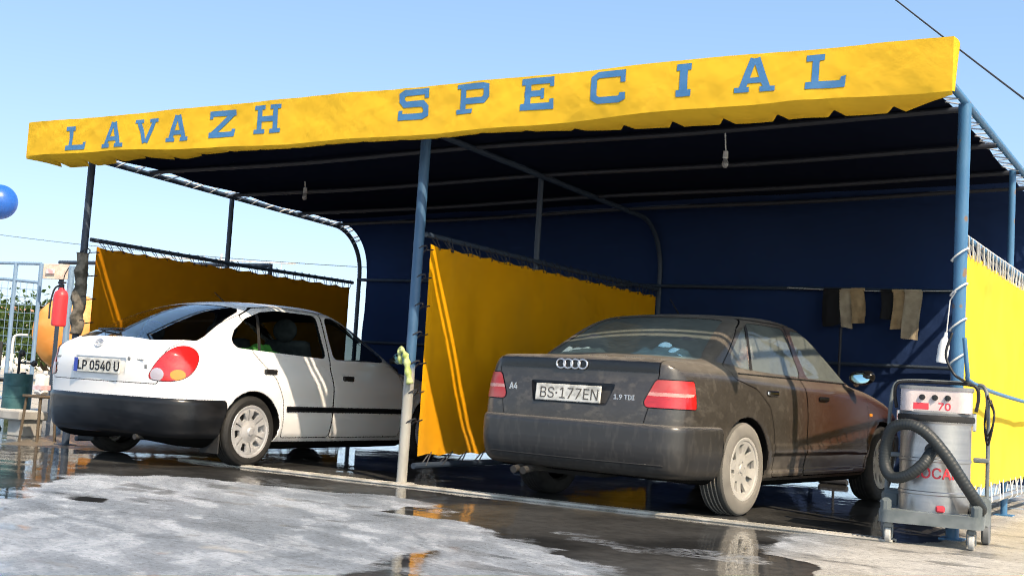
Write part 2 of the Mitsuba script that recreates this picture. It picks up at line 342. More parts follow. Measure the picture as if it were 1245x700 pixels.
# ---------------------------------------------------------------- the banner
bn = thing('fascia_banner', 'long yellow cloth fascia with blue slab letters across the front of the shelter', 'banner')
BX0, BX1, BZ0, BZ1, BY = -9.335, -1.395, 2.568, 2.868, 6.88
def wob(x, z):
    x, z = np.asarray(x, float), np.asarray(z, float)
    a = meshkit.fbm(np.stack([x * 1.1, z * 2.2, x * 0], -1), 3, 11) - .5
    b = meshkit.fbm(np.stack([x * 4 - z * 5, z * 3 + x * .6, x * 0], -1), 3, 12) - .5
    return -.06 * a - .035 * b
def topz(x): return BZ1 + .005 * np.sin(x * 1.7) + .003 * np.sin(x * 4.1 + 1)
def botz(x): return BZ0 - .055 * np.exp(-((x + 5.6) / 2.2) ** 2) + .005 * np.sin(x * 2.3 + 2) + .004 * np.sin(x * 5.3)
def fasc(U, V):
    x = BX0 + U * (BX1 - BX0); z = botz(x) + V * (topz(x) - botz(x))
    edge = np.clip(np.minimum(U, 1 - U) * 60, 0, 1)
    return np.stack([x, BY + wob(x, z) * edge, z], -1)
put(bn, 'front_cloth', sheet(fasc, np.linspace(0, 1, 420), np.linspace(0, 1, 26)), 'm_tarp_banner', True)
def topc(U, V):
    x = BX0 + U * (BX1 - BX0)
    return np.stack([x, BY + wob(x, topz(x)) * np.clip(np.minimum(U, 1 - U) * 60, 0, 1) * (1 - V) + V * .20, topz(x) - .01 * V - .012 * np.sin(V * np.pi)], -1)
put(bn, 'top_fold', sheet(topc, np.linspace(0, 1, 420), np.linspace(0, 1, 5)), 'm_tarp_banner', True)
for U0, sgn in ((0, 1), (1, -1)):
    def endc(U, V, U0=U0):
        x = BX0 + U0 * (BX1 - BX0) + 0 * U; z = botz(x) + V * (topz(x) - botz(x))
        return np.stack([x + .01 * np.sin(U * 3), BY + U * .17 * (V * .75 + .25), z], -1)
    put(bn, 'end_fold', sheet(endc, np.linspace(0, 1, 6), np.linspace(0, 1, 8)), 'm_tarp_banner', True)
# scalloped flap folded back under the fascia
def flap(U, V):
    x = BX0 + U * (BX1 - BX0)
    s = (x - BX0) / .345; ph = np.abs((s % 1) - .5) * 2                     # 1 at the notch
    notch = .075 * np.clip((ph - .70) / .30, 0, 1)
    Lf = .20 - notch
    mid = np.exp(-((x + 5.5) / 1.75) ** 6)
    endcut = np.clip(np.minimum(x - BX0, BX1 - x) / .30, 0, 1)
    Lf = Lf * (.12 + .88 * endcut) * (1 - .65 * mid)
    ang = np.radians(17 + 6 * np.sin(x * 1.9) * (1 - mid) + 8 * (meshkit.noise(np.stack([x * 2.5, x * 0, x * 0], -1)) - .5)) * (1 - mid * .6)
    d = V * Lf
    w0 = wob(x, botz(x)) * np.clip(np.minimum(U, 1 - U) * 60, 0, 1)
    y = BY + w0 + d * np.cos(ang); z = botz(x) - d * np.sin(ang) - .02 * np.sin(V * np.pi)
    return np.stack([x, y, z], -1)
put(bn, 'scalloped_flap', sheet(flap, np.linspace(0, 1, 700), np.linspace(0, 1, 8)), 'm_tarp_banner', True)
put(bn, 'lashing', cat(*[tube([(x, BY + .19, 2.85), (x, 7.15, 2.73)], .004, 5) for x in np.arange(BX0 + .3, BX1, .42)]), 'm_rope', kind='stuff')
R_ = lambda x0, y0, x1, y1: sg.box(x0, y0, x1, y1)
def stroke(pts, t): return sg.LineString(pts).buffer(t / 2, cap_style=2, join_style=2)
def glyph(ch, w, h):
    t = .205 * h; s = .10 * h; f = .34 * h                    # stem, serif height, serif width
    if ch == 'I': g = [R_(w / 2 - t * .62, 0, w / 2 + t * .62, h), R_(0, 0, w, .2 * h), R_(0, .8 * h, w, h)]
    elif ch == 'L': g = [R_(.16 * w, 0, .16 * w + t, h), R_(0, .82 * h, .16 * w + t * 1.7, h), R_(0, 0, w, t), sg.Polygon([(w - t * .8, 0), (w, 0), (w * 1.03, .33 * h), (w - t * .55, .30 * h)])]
    elif ch == 'A': g = [stroke([(.16 * w, .05 * h), (.46 * w, h)], t), stroke([(.84 * w, .05 * h), (.54 * w, h)], t), R_(.22 * w, .26 * h, .78 * w, .26 * h + t * .8), R_(-.03 * w, 0, .36 * w, .15 * h), R_(.64 * w, 0, 1.03 * w, .15 * h), R_(.36 * w, .86 * h, .64 * w, h)]; 
    elif ch == 'V': g = [stroke([(.14 * w, .95 * h), (.46 * w, 0)], t), stroke([(.86 * w, .95 * h), (.54 * w, 0)], t), R_(-.03 * w, .85 * h, .36 * w, h), R_(.64 * w, .85 * h, 1.03 * w, h), R_(.38 * w, 0, .62 * w, .14 * h)]
    elif ch == 'Z': g = [R_(0, h - t, w, h), R_(0, 0, w, t), sg.Polygon([(0, t * .7), (.26 * w, t * .7), (w, h - t * .7), (.74 * w, h - t * .7)]), R_(0, .70 * h, .14 * w, h), R_(.86 * w, 0, w, .30 * h)]
    elif ch == 'H': g = [R_(.12 * w, 0, .12 * w + t, h), R_(.88 * w - t, 0, .88 * w, h), R_(.12 * w, .42 * h, .88 * w, .42 * h + t * .9)] + [R_(x0 * w, z0 * h, x0 * w + .40 * w, z0 * h + .15 * h) for x0 in (0, .6) for z0 in (0, .85)]
    elif ch == 'P': g = [R_(.12 * w, 0, .12 * w + t, h), R_(0, 0, .5 * w, .15 * h), R_(0, h - .15 * h, .3 * w, h), stroke([(.12 * w, h - t / 2), (.80 * w, h - t / 2), (w - t / 2, .86 * h), (w - t / 2, .56 * h), (.82 * w, .42 * h), (.12 * w, .42 * h)], t)]
    elif ch == 'E': g = [R_(.12 * w, 0, .12 * w + t, h), R_(0, 0, w, t), R_(0, h - t, w, h), R_(.1 * w, .42 * h, .68 * w, .42 * h + t * .9), R_(.60 * w, .34 * h, .70 * w, .66 * h), R_(w - .12 * w, 0, w, .32 * h), R_(w - .12 * w, .70 * h, w, h)]
    elif ch == 'C': g = [stroke([(w - t / 2, .30 * h), (w - t / 2, .16 * h), (.80 * w, t / 2), (.22 * w, t / 2), (t / 2, .2 * h), (t / 2, .8 * h), (.22 * w, h - t / 2), (.95 * w, h - t / 2)], t), R_(w - .14 * w, .62 * h, w, h)]
    elif ch == 'S': g = [stroke([(t / 2, .02 * h), (t / 2, t / 2), (.78 * w, t / 2), (w - t / 2, .17 * h), (w - t / 2, .38 * h), (.80 * w, .51 * h), (.20 * w, .51 * h), (t / 2, .64 * h), (t / 2, .82 * h), (.22 * w, h - t / 2), (w - .05 * w, h - t / 2)], t), R_(0, 0, .13 * w, .32 * h), R_(w - .13 * w, .68 * h, w, h)]
    return shapely.union_all(g)
LET = [('L',-8.804,-8.562,2.602,2.828),('A',-8.330,-8.084,2.599,2.835),('V',-7.943,-7.692,2.621,2.837),('A',-7.579,-7.341,2.615,2.848),('Z',-7.105,-6.831,2.621,2.855),('H',-6.624,-6.355,2.627,2.868),
       ('S',-5.215,-4.956,2.640,2.881),('P',-4.714,-4.447,2.654,2.882),('E',-4.188,-3.939,2.642,2.880),('C',-3.657,-3.406,2.649,2.879),('I',-3.055,-2.956,2.654,2.881),('A',-2.663,-2.425,2.650,2.875),('L',-2.229,-1.997,2.640,2.865)]
for ch, x0, x1, z0, z1 in LET:
    zc = (z0 + z1) / 2 - .022; h = (z1 - z0) * .92
    g = glyph(ch, x1 - x0, h)
    m = extr(g, .0012).subdivide_to_size(.03)
    v = m.vertices.copy(); X = v[:, 0] + x0; Z = v[:, 1] + zc - h / 2
    y = BY + wob(X, Z) - .0035 - v[:, 2]
    put(bn, 'letter', trimesh.Trimesh(np.stack([X, y, Z], 1), m.faces, process=False), 'm_letter', False)
# ---------------------------------------------------------------- car surfaces
def chaikin(P, it=3):
    P = np.asarray(P, float)
    for _ in range(it):
        Q = np.roll(P, -1, 0); P = np.stack([.75 * P + .25 * Q, .25 * P + .75 * Q], 1).reshape(-1, 2)
    return P
def rpoly(P, r=.04):
    g = sg.Polygon(P).buffer(-r, 6).buffer(2 * r, 6).buffer(-r, 6)
    return np.array(g.exterior.coords)[:-1]
def psdf(poly, q):
    """signed distance (inside negative) of points q (n,2) to a polygon"""
    A = np.asarray(poly, float); B = np.roll(A, -1, 0); d = np.full(len(q), 1e9); s = np.ones(len(q), bool)
    for a, b in zip(A, B):
        e = b - a; w = q - a; t = np.clip((w @ e) / (e @ e), 0, 1)
        r = w - t[:, None] * e; d = np.minimum(d, (r ** 2).sum(1))
        if a[1] != b[1]:
            c = (a[1] > q[:, 1]) != (b[1] > q[:, 1]); xi = a[0] + (q[:, 1] - a[1]) / (b[1] - a[1]) * e[0]
            s ^= c & (q[:, 0] < xi)
    return np.sqrt(d) * np.where(s, 1, -1)
def smax(a, b, k): h = np.maximum(k - np.abs(a - b), 0) / k; return np.maximum(a, b) + h * h * k * .25
def smin(a, b, k): return -smax(-a, -b, k)
def sst(a, b, x): t = np.clip((x - a) / (b - a), 0, 1); return t * t * (3 - 2 * t)
class Field2:
    def __init__(s, poly, lo=(-1.4, -.1), hi=(4.0, 1.7), st=.012):
        s.lo, s.st = np.array(lo), st
        n = ((np.array(hi) - s.lo) / st).astype(int) + 1
        Y, Z = np.meshgrid(s.lo[0] + st * np.arange(n[0]), s.lo[1] + st * np.arange(n[1]), indexing='ij')
        g = psdf(poly, np.stack([Y.ravel(), Z.ravel()], 1)).reshape(Y.shape)
        s.g = ndimage.spline_filter(g, 3)
    def __call__(s, y, z): return ndimage.map_coordinates(s.g, [(y - s.lo[0]) / s.st, (z - s.lo[1]) / s.st], order=3, prefilter=False, mode='nearest')
def nets(f, lo, hi, h):
    lo = np.array(lo, float); n = np.ceil((np.array(hi) - lo) / h).astype(int) + 1
    ax = [lo[k] + h * np.arange(n[k]) for k in range(3)]
    P = np.stack(np.meshgrid(*ax, indexing='ij'), -1)
    V = f(P.reshape(-1, 3)).reshape(n); V = np.where(V == 0, 1e-9, V); S = V < 0
    acc = np.zeros((*(n - 1), 3)); cnt = np.zeros(n - 1); quads = []
    for k in range(3):
        a = [slice(None)] * 3; b = [slice(None)] * 3; a[k] = slice(0, -1); b[k] = slice(1, None); a, b = tuple(a), tuple(b)
        I = np.argwhere(S[a] != S[b]); va, vb = V[a][tuple(I.T)], V[b][tuple(I.T)]
        c = lo + h * I.astype(float); c[:, k] += h * va / (va - vb)
        k1, k2 = (k + 1) % 3, (k + 2) % 3; cells = []
        for d1, d2 in ((-1, -1), (0, -1), (0, 0), (-1, 0)):
            J = I.copy(); J[:, k1] += d1; J[:, k2] += d2
            ok = ((J >= 0) & (J < n - 1)).all(1)
            np.add.at(acc, tuple(J[ok].T), c[ok]); np.add.at(cnt, tuple(J[ok].T), 1)
            cells.append(np.where(ok, np.ravel_multi_index(tuple(np.clip(J, 0, n - 2).T), n - 1), -1))
        Q = np.stack(cells, 1); inn = S[a][tuple(I.T)]
        Q = np.where(inn[:, None], Q, Q[:, ::-1]); quads.append(Q[(Q >= 0).all(1)])
    Q = np.vstack(quads); ids = np.full(cnt.size, -1); used = np.flatnonzero(cnt.ravel() > 0); ids[used] = np.arange(len(used))
    v = acc.reshape(-1, 3)[used] / cnt.ravel()[used][:, None]; Q = ids[Q]
    F = np.vstack([Q[:, [0, 1, 2]], Q[:, [0, 2, 3]]])
    e = 1e-3
    def grad(p): return np.stack([(f(p + e * np.eye(3)[k]) - f(p - e * np.eye(3)[k])) / (2 * e) for k in range(3)], 1)
    for _ in range(3):
        g = grad(v); st = f(v)[:, None] * g / np.maximum((g ** 2).sum(1, keepdims=True), .05)
        ln = np.linalg.norm(st, axis=1, keepdims=True); v = v - st * np.minimum(1, .5 * h / np.maximum(ln, 1e-12))
    g = grad(v); N = g / np.maximum(np.linalg.norm(g, axis=1, keepdims=True), 1e-9)
    return SM(v, N, F)
def cut(m, s):
    """(part with s < 0, part with s >= 0); s per vertex"""
    if len(m.f) == 0: return m, m
    s = np.where(np.abs(s) < 1e-7, 1e-7, s); neg = s[m.f] < 0; c = neg.sum(1)
    v, n = m.v, m.n; A, B = [m.f[c == 3]], [m.f[c == 0]]; nv, nn, base = [v], [n], len(v)
    for lone, (own, oth) in ((1, (A, B)), (2, (B, A))):
        t = m.f[c == lone]; g = neg[c == lone]
        if not len(t): continue
        k = (g if lone == 1 else ~g).argmax(1); r = np.arange(len(t))
        a, b, d = t[r, k], t[r, (k + 1) % 3], t[r, (k + 2) % 3]
        out = []
        for q in (b, d):
            u = (s[a] / (s[a] - s[q]))[:, None]
            nv.append(v[a] * (1 - u) + v[q] * u); q_ = n[a] * (1 - u) + n[q] * u; nn.append(q_ / np.maximum(np.linalg.norm(q_, axis=1, keepdims=True), 1e-9))
            out.append(base + np.arange(len(t))); base += len(t)
        ab, ad = out
        own.append(np.stack([a, ab, ad], 1)); oth.append(np.stack([ab, b, d], 1)); oth.append(np.stack([ab, d, ad], 1))
    v, n = np.vstack(nv), np.vstack(nn)
    def clean(F):
        F = np.vstack(F)
        if not len(F): return SM(np.zeros((0, 3)), np.zeros((0, 3)), np.zeros((0, 3), int))
        u, inv = np.unique(F, return_inverse=True); return SM(v[u], n[u], inv.reshape(-1, 3))
    return clean(A), clean(B)
SIDE, REAR, TOP = (1, 2), (0, 2), (0, 1)
def pf(m, poly, plane): return psdf(poly, m.v[:, plane])
def splitcomp(m):
    """connected pieces, biggest first"""
    import scipy.sparse as ss
    from scipy.sparse.csgraph import connected_components
    q = np.unique(np.round(m.v, 5), axis=0, return_inverse=True)[1].ravel(); F = q[m.f]; N = q.max() + 1
    g = ss.coo_matrix((np.ones(len(F) * 2), (np.r_[F[:, 0], F[:, 1]], np.r_[F[:, 1], F[:, 2]])), (N, N))
    _, lab = connected_components(g, directed=False); fl = lab[F[:, 0]]; out = []
    for l in np.unique(fl):
        f = m.f[fl == l]; u, inv = np.unique(f, return_inverse=True); out.append(SM(m.v[u], m.n[u], inv.reshape(-1, 3)))
    return sorted(out, key=lambda a: -len(a.f))
def bis(f, p0, p1, n=40):
    """first crossing from outside p0 to inside p1"""
    p0, p1 = np.array(p0, float), np.array(p1, float); t = np.linspace(0, 1, 160)
    P = p0 + t[:, None] * (p1 - p0); s = f(P); i = int(np.argmax(s < 0))
    a, b = t[max(i - 1, 0)], t[i]
    for _ in range(n // 2):
        c = (a + b) / 2
        if f((p0 + c * (p1 - p0))[None])[0] < 0: b = c
        else: a = c
    return p0 + b * (p1 - p0)

class Car:
    def __init__(s, P): s.__dict__.update(P); s.L = Field2(chaikin(s.low, 2)); s.U = Field2(chaikin(s.up, 3)); s.wp = PchipInterpolator(*zip(*s.plan)); s.dz = PchipInterpolator(*zip(*s.inset)); s.gw = PchipInterpolator(*zip(*s.house)); s.gy = PchipInterpolator(*zip(*s.taper))
    def skin(s, p):
        x, y, z = p.T; ax = np.abs(x); rw = 1 - sst(.3, 1.4, y)
        yc = np.clip(y, s.plan[0][0], s.plan[-1][0])
        yq = y - s.bow_r * ax ** 2 * rw + s.bow_f * ax ** 2 * (1 - rw)
        d1 = s.L(yq, z + s.crown * ax ** 2); w = s.wp(yc) - s.dz(np.clip(z, s.inset[0][0], s.inset[-1][0]))
        for (yw, zw) in ((0, s.rw), (s.wb, s.rw)):
            r = np.hypot(y - yw, z - zw); w = w + s.flare * np.exp(-((r - s.arch) / .045) ** 2) * sst(.2, .32, z)
        for (z0, z1, am, y0, y1) in s.strips:
            w = w + am * sst(z0, z0 + .012, z) * (1 - sst(z1 - .012, z1, z)) * sst(y0, y0 + .02, y) * (1 - sst(y1 - .02, y1, y))
        low = smax(d1, ax - w, s.round)
        w2 = s.gw(np.clip(z, s.house[0][0], s.house[-1][0])) - s.gy(np.clip(y, s.taper[0][0], s.taper[-1][0]))
        up = smax(s.U(yq, z + s.rcrown * ax ** 2), (ax - w2) * .9, s.rround)
        return smin(low, up, s.blend)
    def f(s, p):
        d = s.skin(p); x, y, z = p.T
        for yw in (0, s.wb):
            c = np.hypot(y - yw, z - s.rw) - s.arch
            d = smax(d, -np.maximum(c, .42 - np.abs(x)), .012)
        return d
    def bumper(s, z0, z1, yend, out, k=.035, front=False):
        def g(p):
            y, z = p[:, 1], p[:, 2]; ax = np.abs(p[:, 0])
            d = smax(smax(s.skin(p) - out, np.abs(z - (z0 + z1) / 2) - (z1 - z0) / 2, k), (yend - y) if front else (y - yend), .012)
            d = np.maximum(d, -(s.skin(p) + .05))
            yw = s.wb if front else 0
            return smax(d, -np.maximum(np.hypot(y - yw, z - s.rw) - s.arch - .004, .42 - ax), .012)
        return g

def wheel(parent, pose, x, y, side, R, W, rimR, tyre_m, rim_m, holes, dish, dirty=False, steer=0):
    tw = pose @ T().translate([x, y, R]).rotate([0, 0, 1], (0 if side > 0 else 180) + steer)
    k = f'{parent}__wheel'; i = 0
    while any(q.startswith(k + '__') for q in scene): i += 1; k = f'{parent}__wheel_{i:03d}'
    s = W / 2
    prof = [(rimR - .005, -s * .80), (rimR + .012, -s * .98), (rimR + .05, -s * 1.0), (R - .03, -s * .95), (R - .012, -s * .86), (R - .002, -s * .72)]
    for gx in (-.42, -.14, .14, .42):
        prof += [(R, s * (gx - .10)), (R - .006, s * (gx - .06)), (R - .006, s * (gx + .06)), (R, s * (gx + .10))] if abs(gx) < .5 else []
    prof += [(R - .002, s * .72), (R - .012, s * .86), (R - .03, s * .95), (rimR + .05, s * 1.0), (rimR + .03, s * 1.005), (rimR + .012, s * .97), (rimR - .006, s * .82)]
    put(k, 'tyre', lathe(prof, 64, 'x'), tyre_m, 40, tw)
    lip = [(rimR - .004, s * .80), (rimR + .010, s * .93), (rimR + .006, s * .965), (rimR - .012, s * .93), (rimR - .020, s * .70), (rimR - .045, s * .2), (rimR - .06, -s * .7)]
    put(k, 'rim', lathe(lip, 64, 'x'), rim_m, 40, tw)
    disc = sg.Point(0, 0).buffer(rimR - .010, 32)
    face = disc.difference(shapely.union_all(holes))
    m = extr(face, .022).subdivide_to_size(.022); v = m.vertices.copy(); r = np.hypot(v[:, 0], v[:, 1])
    X = s * .80 + v[:, 2] - .012 + dish(r / rimR)
    put(k, 'wheel_face', trimesh.Trimesh(np.stack([X, v[:, 0], v[:, 1]], 1), m.faces, process=False), rim_m, 30, tw)
    put(k, 'brake', lathe([(.0, s * .35), (rimR * .62, s * .35), (rimR * .66, s * .3), (rimR * .66, s * .1), (.0, s * .1)], 32, 'x'), 'm_brake', 30, tw)
    put(k, 'hub_cap', lathe([(.0, s * .80 + dish(0) + .022), (rimR * .13, s * .80 + dish(0) + .020), (rimR * .16, s * .80 + dish(0) + .012), (rimR * .16, s * .80 + dish(0) - .01)], 24, 'x'), rim_m, 30, tw)
def hole(a, r0, r1, w0, w1, rd):
    p = sg.Polygon([(r0, -w0), (r1, -w1), (r1, w1), (r0, w0)]).buffer(-rd).buffer(rd * 2).buffer(-rd)
    return sa.rotate(p, a, origin=(0, 0))
prin('m_brake', (.03, .028, .026), .7)

def badge_text(car, text, h, x, z, f, depth=.004, bold=True, center=False, slant=0):
    m = meshkit.text_mesh(text, h, depth, bold); v = m.vertices.copy()
    if center: v[:, 0] -= (v[:, 0].max() + v[:, 0].min()) / 2
    xs = v[:, 0] + slant * v[:, 1]
    q = [bis(f, (x + t, -1.3, z + h / 2), (x + t, .2, z + h / 2)) for t in (xs.min(), xs.max())]
    y = np.interp(xs, [xs.min(), xs.max()], [q[0][1], q[1][1]])
    return trimesh.Trimesh(np.stack([x + xs, y - v[:, 2], z + v[:, 1]], 1), m.faces, process=False)
def seat(cx, cy, z0, w=.50, lean=.28, head=True):
    out = [box(cx, cy, z0 + .07, w, .50, .15, .05)]
    b = box(0, 0, .30, w, .13, .62, .05); b.apply_transform(trimesh.transformations.rotation_matrix(lean, [1, 0, 0])); b.apply_translation((cx, cy - .27, z0 + .08)); out.append(b)
    c = np.array([cx, cy - .27 - math.sin(lean) * .72, z0 + .08 + math.cos(lean) * .70])
    h = trimesh.creation.icosphere(2); h.apply_scale((.135, .055, .105)); h.apply_translation(c)
    return cat(*out), h

# materials of the cars
def dustw(p, n, uv):
    """road dust on the unwashed dark car: thick at the tail and on top, washed off the front doors"""
    a = fbm(p.x * 2.5, p.y * 2.5, p.z * 2.5, 4); b = fbm(p.x * 22, p.y * 22, p.z * 15, 3); c = fbm(p.x * 70, p.y * 70, p.z * 70, 2)
    topd = smoothstep(.25, .8, n.z)
    clean = smoothstep(8.7, 9.5, p.y + .25 * (p.z - .5) + .12 * (a - .5))
    base = mix(mi.Color3f(.15), mi.Color3f(.015), clean).x
    low = smoothstep(.5, .2, p.z) * .12
    w = base * (.55 + .9 * a) + low + topd * .38 + .10 * smoothstep(.55, .75, b) * (1 - clean) + .06 * (c - .5)
    w += .22 * smoothstep(.50, .70, fbm(p.x * 17, p.y * 9, p.z * 24, 5)) * (1 - clean) * smoothstep(.58, .64, p.z) * smoothstep(.92, .82, p.z) * smoothstep(7.6, 7.2, p.y)
    w += .35 * smoothstep(.45, .65, fbm(p.x * 3, p.y * 3, p.z * 3 + 4, 4)) * (1 - clean) * smoothstep(.62, .30, p.z)
    return dr.clip(w, 0.01, .9)
paint = {'type': 'principled', 'base_color': proc(lambda p, n, uv: mix((.012, .010, .010), (.042, .015, .009), smoothstep(8.4, 9.2, p.y))), 'roughness': .22, 'specular': .5, 'clearcoat': 1.0, 'clearcoat_gloss': .97}
dust = {'type': 'principled', 'base_color': proc(lambda p, n, uv: mix((.135, .12, .10), (.25, .225, .19), fbm(p.x * 8, p.y * 8, p.z * 8, 3))), 'roughness': .85, 'specular': .2}
mat('m_dark_paint', two({'type': 'blendbsdf', 'weight': proc(dustw), 'a': paint, 'b': dust}))
def dustb(p, n, uv):
    a = fbm(p.x * 3, p.y * 3, p.z * 3, 4); b = fbm(p.x * 40, p.y * 40, p.z * 9, 3)
    return dr.clip(.05 * (.4 + 1.2 * a) + .5 * smoothstep(.3, .75, n.z) + .07 * smoothstep(.5, .75, b) + .08 * smoothstep(.36, .25, p.z), 0, .85)
mat('m_dark_bumper', two({'type': 'blendbsdf', 'weight': proc(dustb), 'a': {'type': 'principled', 'base_color': rgb(.016, .016, .017), 'roughness': .30, 'specular': .5, 'clearcoat': .8}, 'b': dust}))
def glassdust(p, n, uv):
    a = fbm(p.x * 3, p.y * 3, p.z * 3, 4); b = fbm(p.x * 20, p.y * 20, p.z * 20, 3)
    return dr.clip(.22 + .30 * a + .12 * b, 0, .7)
mat('m_dusty_glass', {'type': 'blendbsdf', 'weight': proc(glassdust), 'a': {'type': 'thindielectric', 'int_ior': 1.5, 'specular_transmittance': rgb(.78, .84, .82)}, 'b': two({'type': 'diffuse', 'reflectance': rgb(.24, .27, .25)})})
mat('m_glass_rear', {'type': 'thindielectric', 'int_ior': 1.6, 'specular_transmittance': rgb(.16, .19, .20)})
mat('m_glass', {'type': 'thindielectric', 'int_ior': 1.52, 'specular_transmittance': rgb(.52, .58, .57)})
prin('m_white_paint', proc(lambda p, n, uv: mix((.74, .74, .73), (.80, .80, .80), fbm(p.x * 3, p.y * 3, p.z * 3, 3))), .25, coat=.9)
prin('m_black_bumper', proc(lambda p, n, uv: mix((.007, .008, .010), (.018, .019, .022), smoothstep(.4, .8, fbm(p.x * 4, p.y * 4, p.z * 9, 3)))), .26, spec=.4)
prin('m_trim_dark', (.035, .035, .037), .75)
prin('m_seat_grey', blotch((.06, .065, .07), (.10, .105, .11), 20), .85)
prin('m_red_lens', proc(lambda p, n, uv: mix((.34, .006, .008), (.52, .012, .012), fbm(p.x * 30, p.y * 30, p.z * 90, 2))), .12, coat=1.0, spec=.6)
prin('m_red_lens_dusty', proc(lambda p, n, uv: mix((.44, .018, .018), (.40, .10, .09), smoothstep(.3, .8, fbm(p.x * 9, p.y * 9, p.z * 9, 4)) * .7)), .3, coat=.5)
prin('m_pink_lens', blotch((.50, .16, .14), (.58, .30, .27), 12), .3, coat=.5)
prin('m_amber_lens', (.66, .22, .006), .15, coat=1.0)
prin('m_clear_lens', (.42, .39, .44), .12, coat=1.0, metal=.2)
prin('m_plate', blotch((.62, .62, .60), (.78, .78, .76), 30, lo=.2, hi=.6), .4)
prin('m_plate_dirty', blotch((.36, .36, .33), (.60, .60, .56), 24, lo=.25, hi=.6), .5)
prin('m_plate_ink', (.09, .085, .075), .6)
prin('m_plate_blue', (.03, .06, .35), .4)
prin('m_alloy', proc(lambda p, n, uv: mix((.42, .41, .38), (.56, .54, .50), fbm(p.x * 14, p.y * 14, p.z * 14, 4))), .55, metal=.25)
prin('m_tyre_dusty', proc(lambda p, n, uv: mix((.05, .05, .047), (.24, .225, .20), smoothstep(.35, .75, dr.abs(n.x)) * (.6 + .5 * fbm(p.x * 9, p.y * 9, p.z * 9, 3)))), .85, spec=.2)
prin('m_hubcap', blotch((.55, .55, .56), (.66, .66, .67), 10), .28, metal=.45)
prin('m_badge', (.75, .75, .76), .22, metal=.9)
mat('m_mirror', two({'type': 'conductor', 'material': 'none', 'specular_reflectance': rgb(.55, .82, .80)}))

def car_doors(c, k, surf, polys, m, seal=.022):
    """cut the doors out of a surface on both sides, with dark shut lines; returns the rest"""
    gaps = []
    for side in (1, -1):
        for poly in polys:
            P = rpoly(poly, .035)
            fl = lambda s: np.maximum(pf(s, P, SIDE), .35 - s.v[:, 0] * side)
            d, rest = cut(surf, fl(surf) + .0035)
            g, surf = cut(rest, fl(rest) - .0035)
            if len(d.f): c['doors'].append((d, side))
            gaps.append(g)
    return surf, gaps
def joinSM(ms):
    ms = [m for m in ms if len(m.f)]; o = np.cumsum([0] + [len(m.v) for m in ms])
    return SM(np.vstack([m.v for m in ms]), np.vstack([m.n for m in ms]), np.vstack([m.f + a for m, a in zip(ms, o)]))

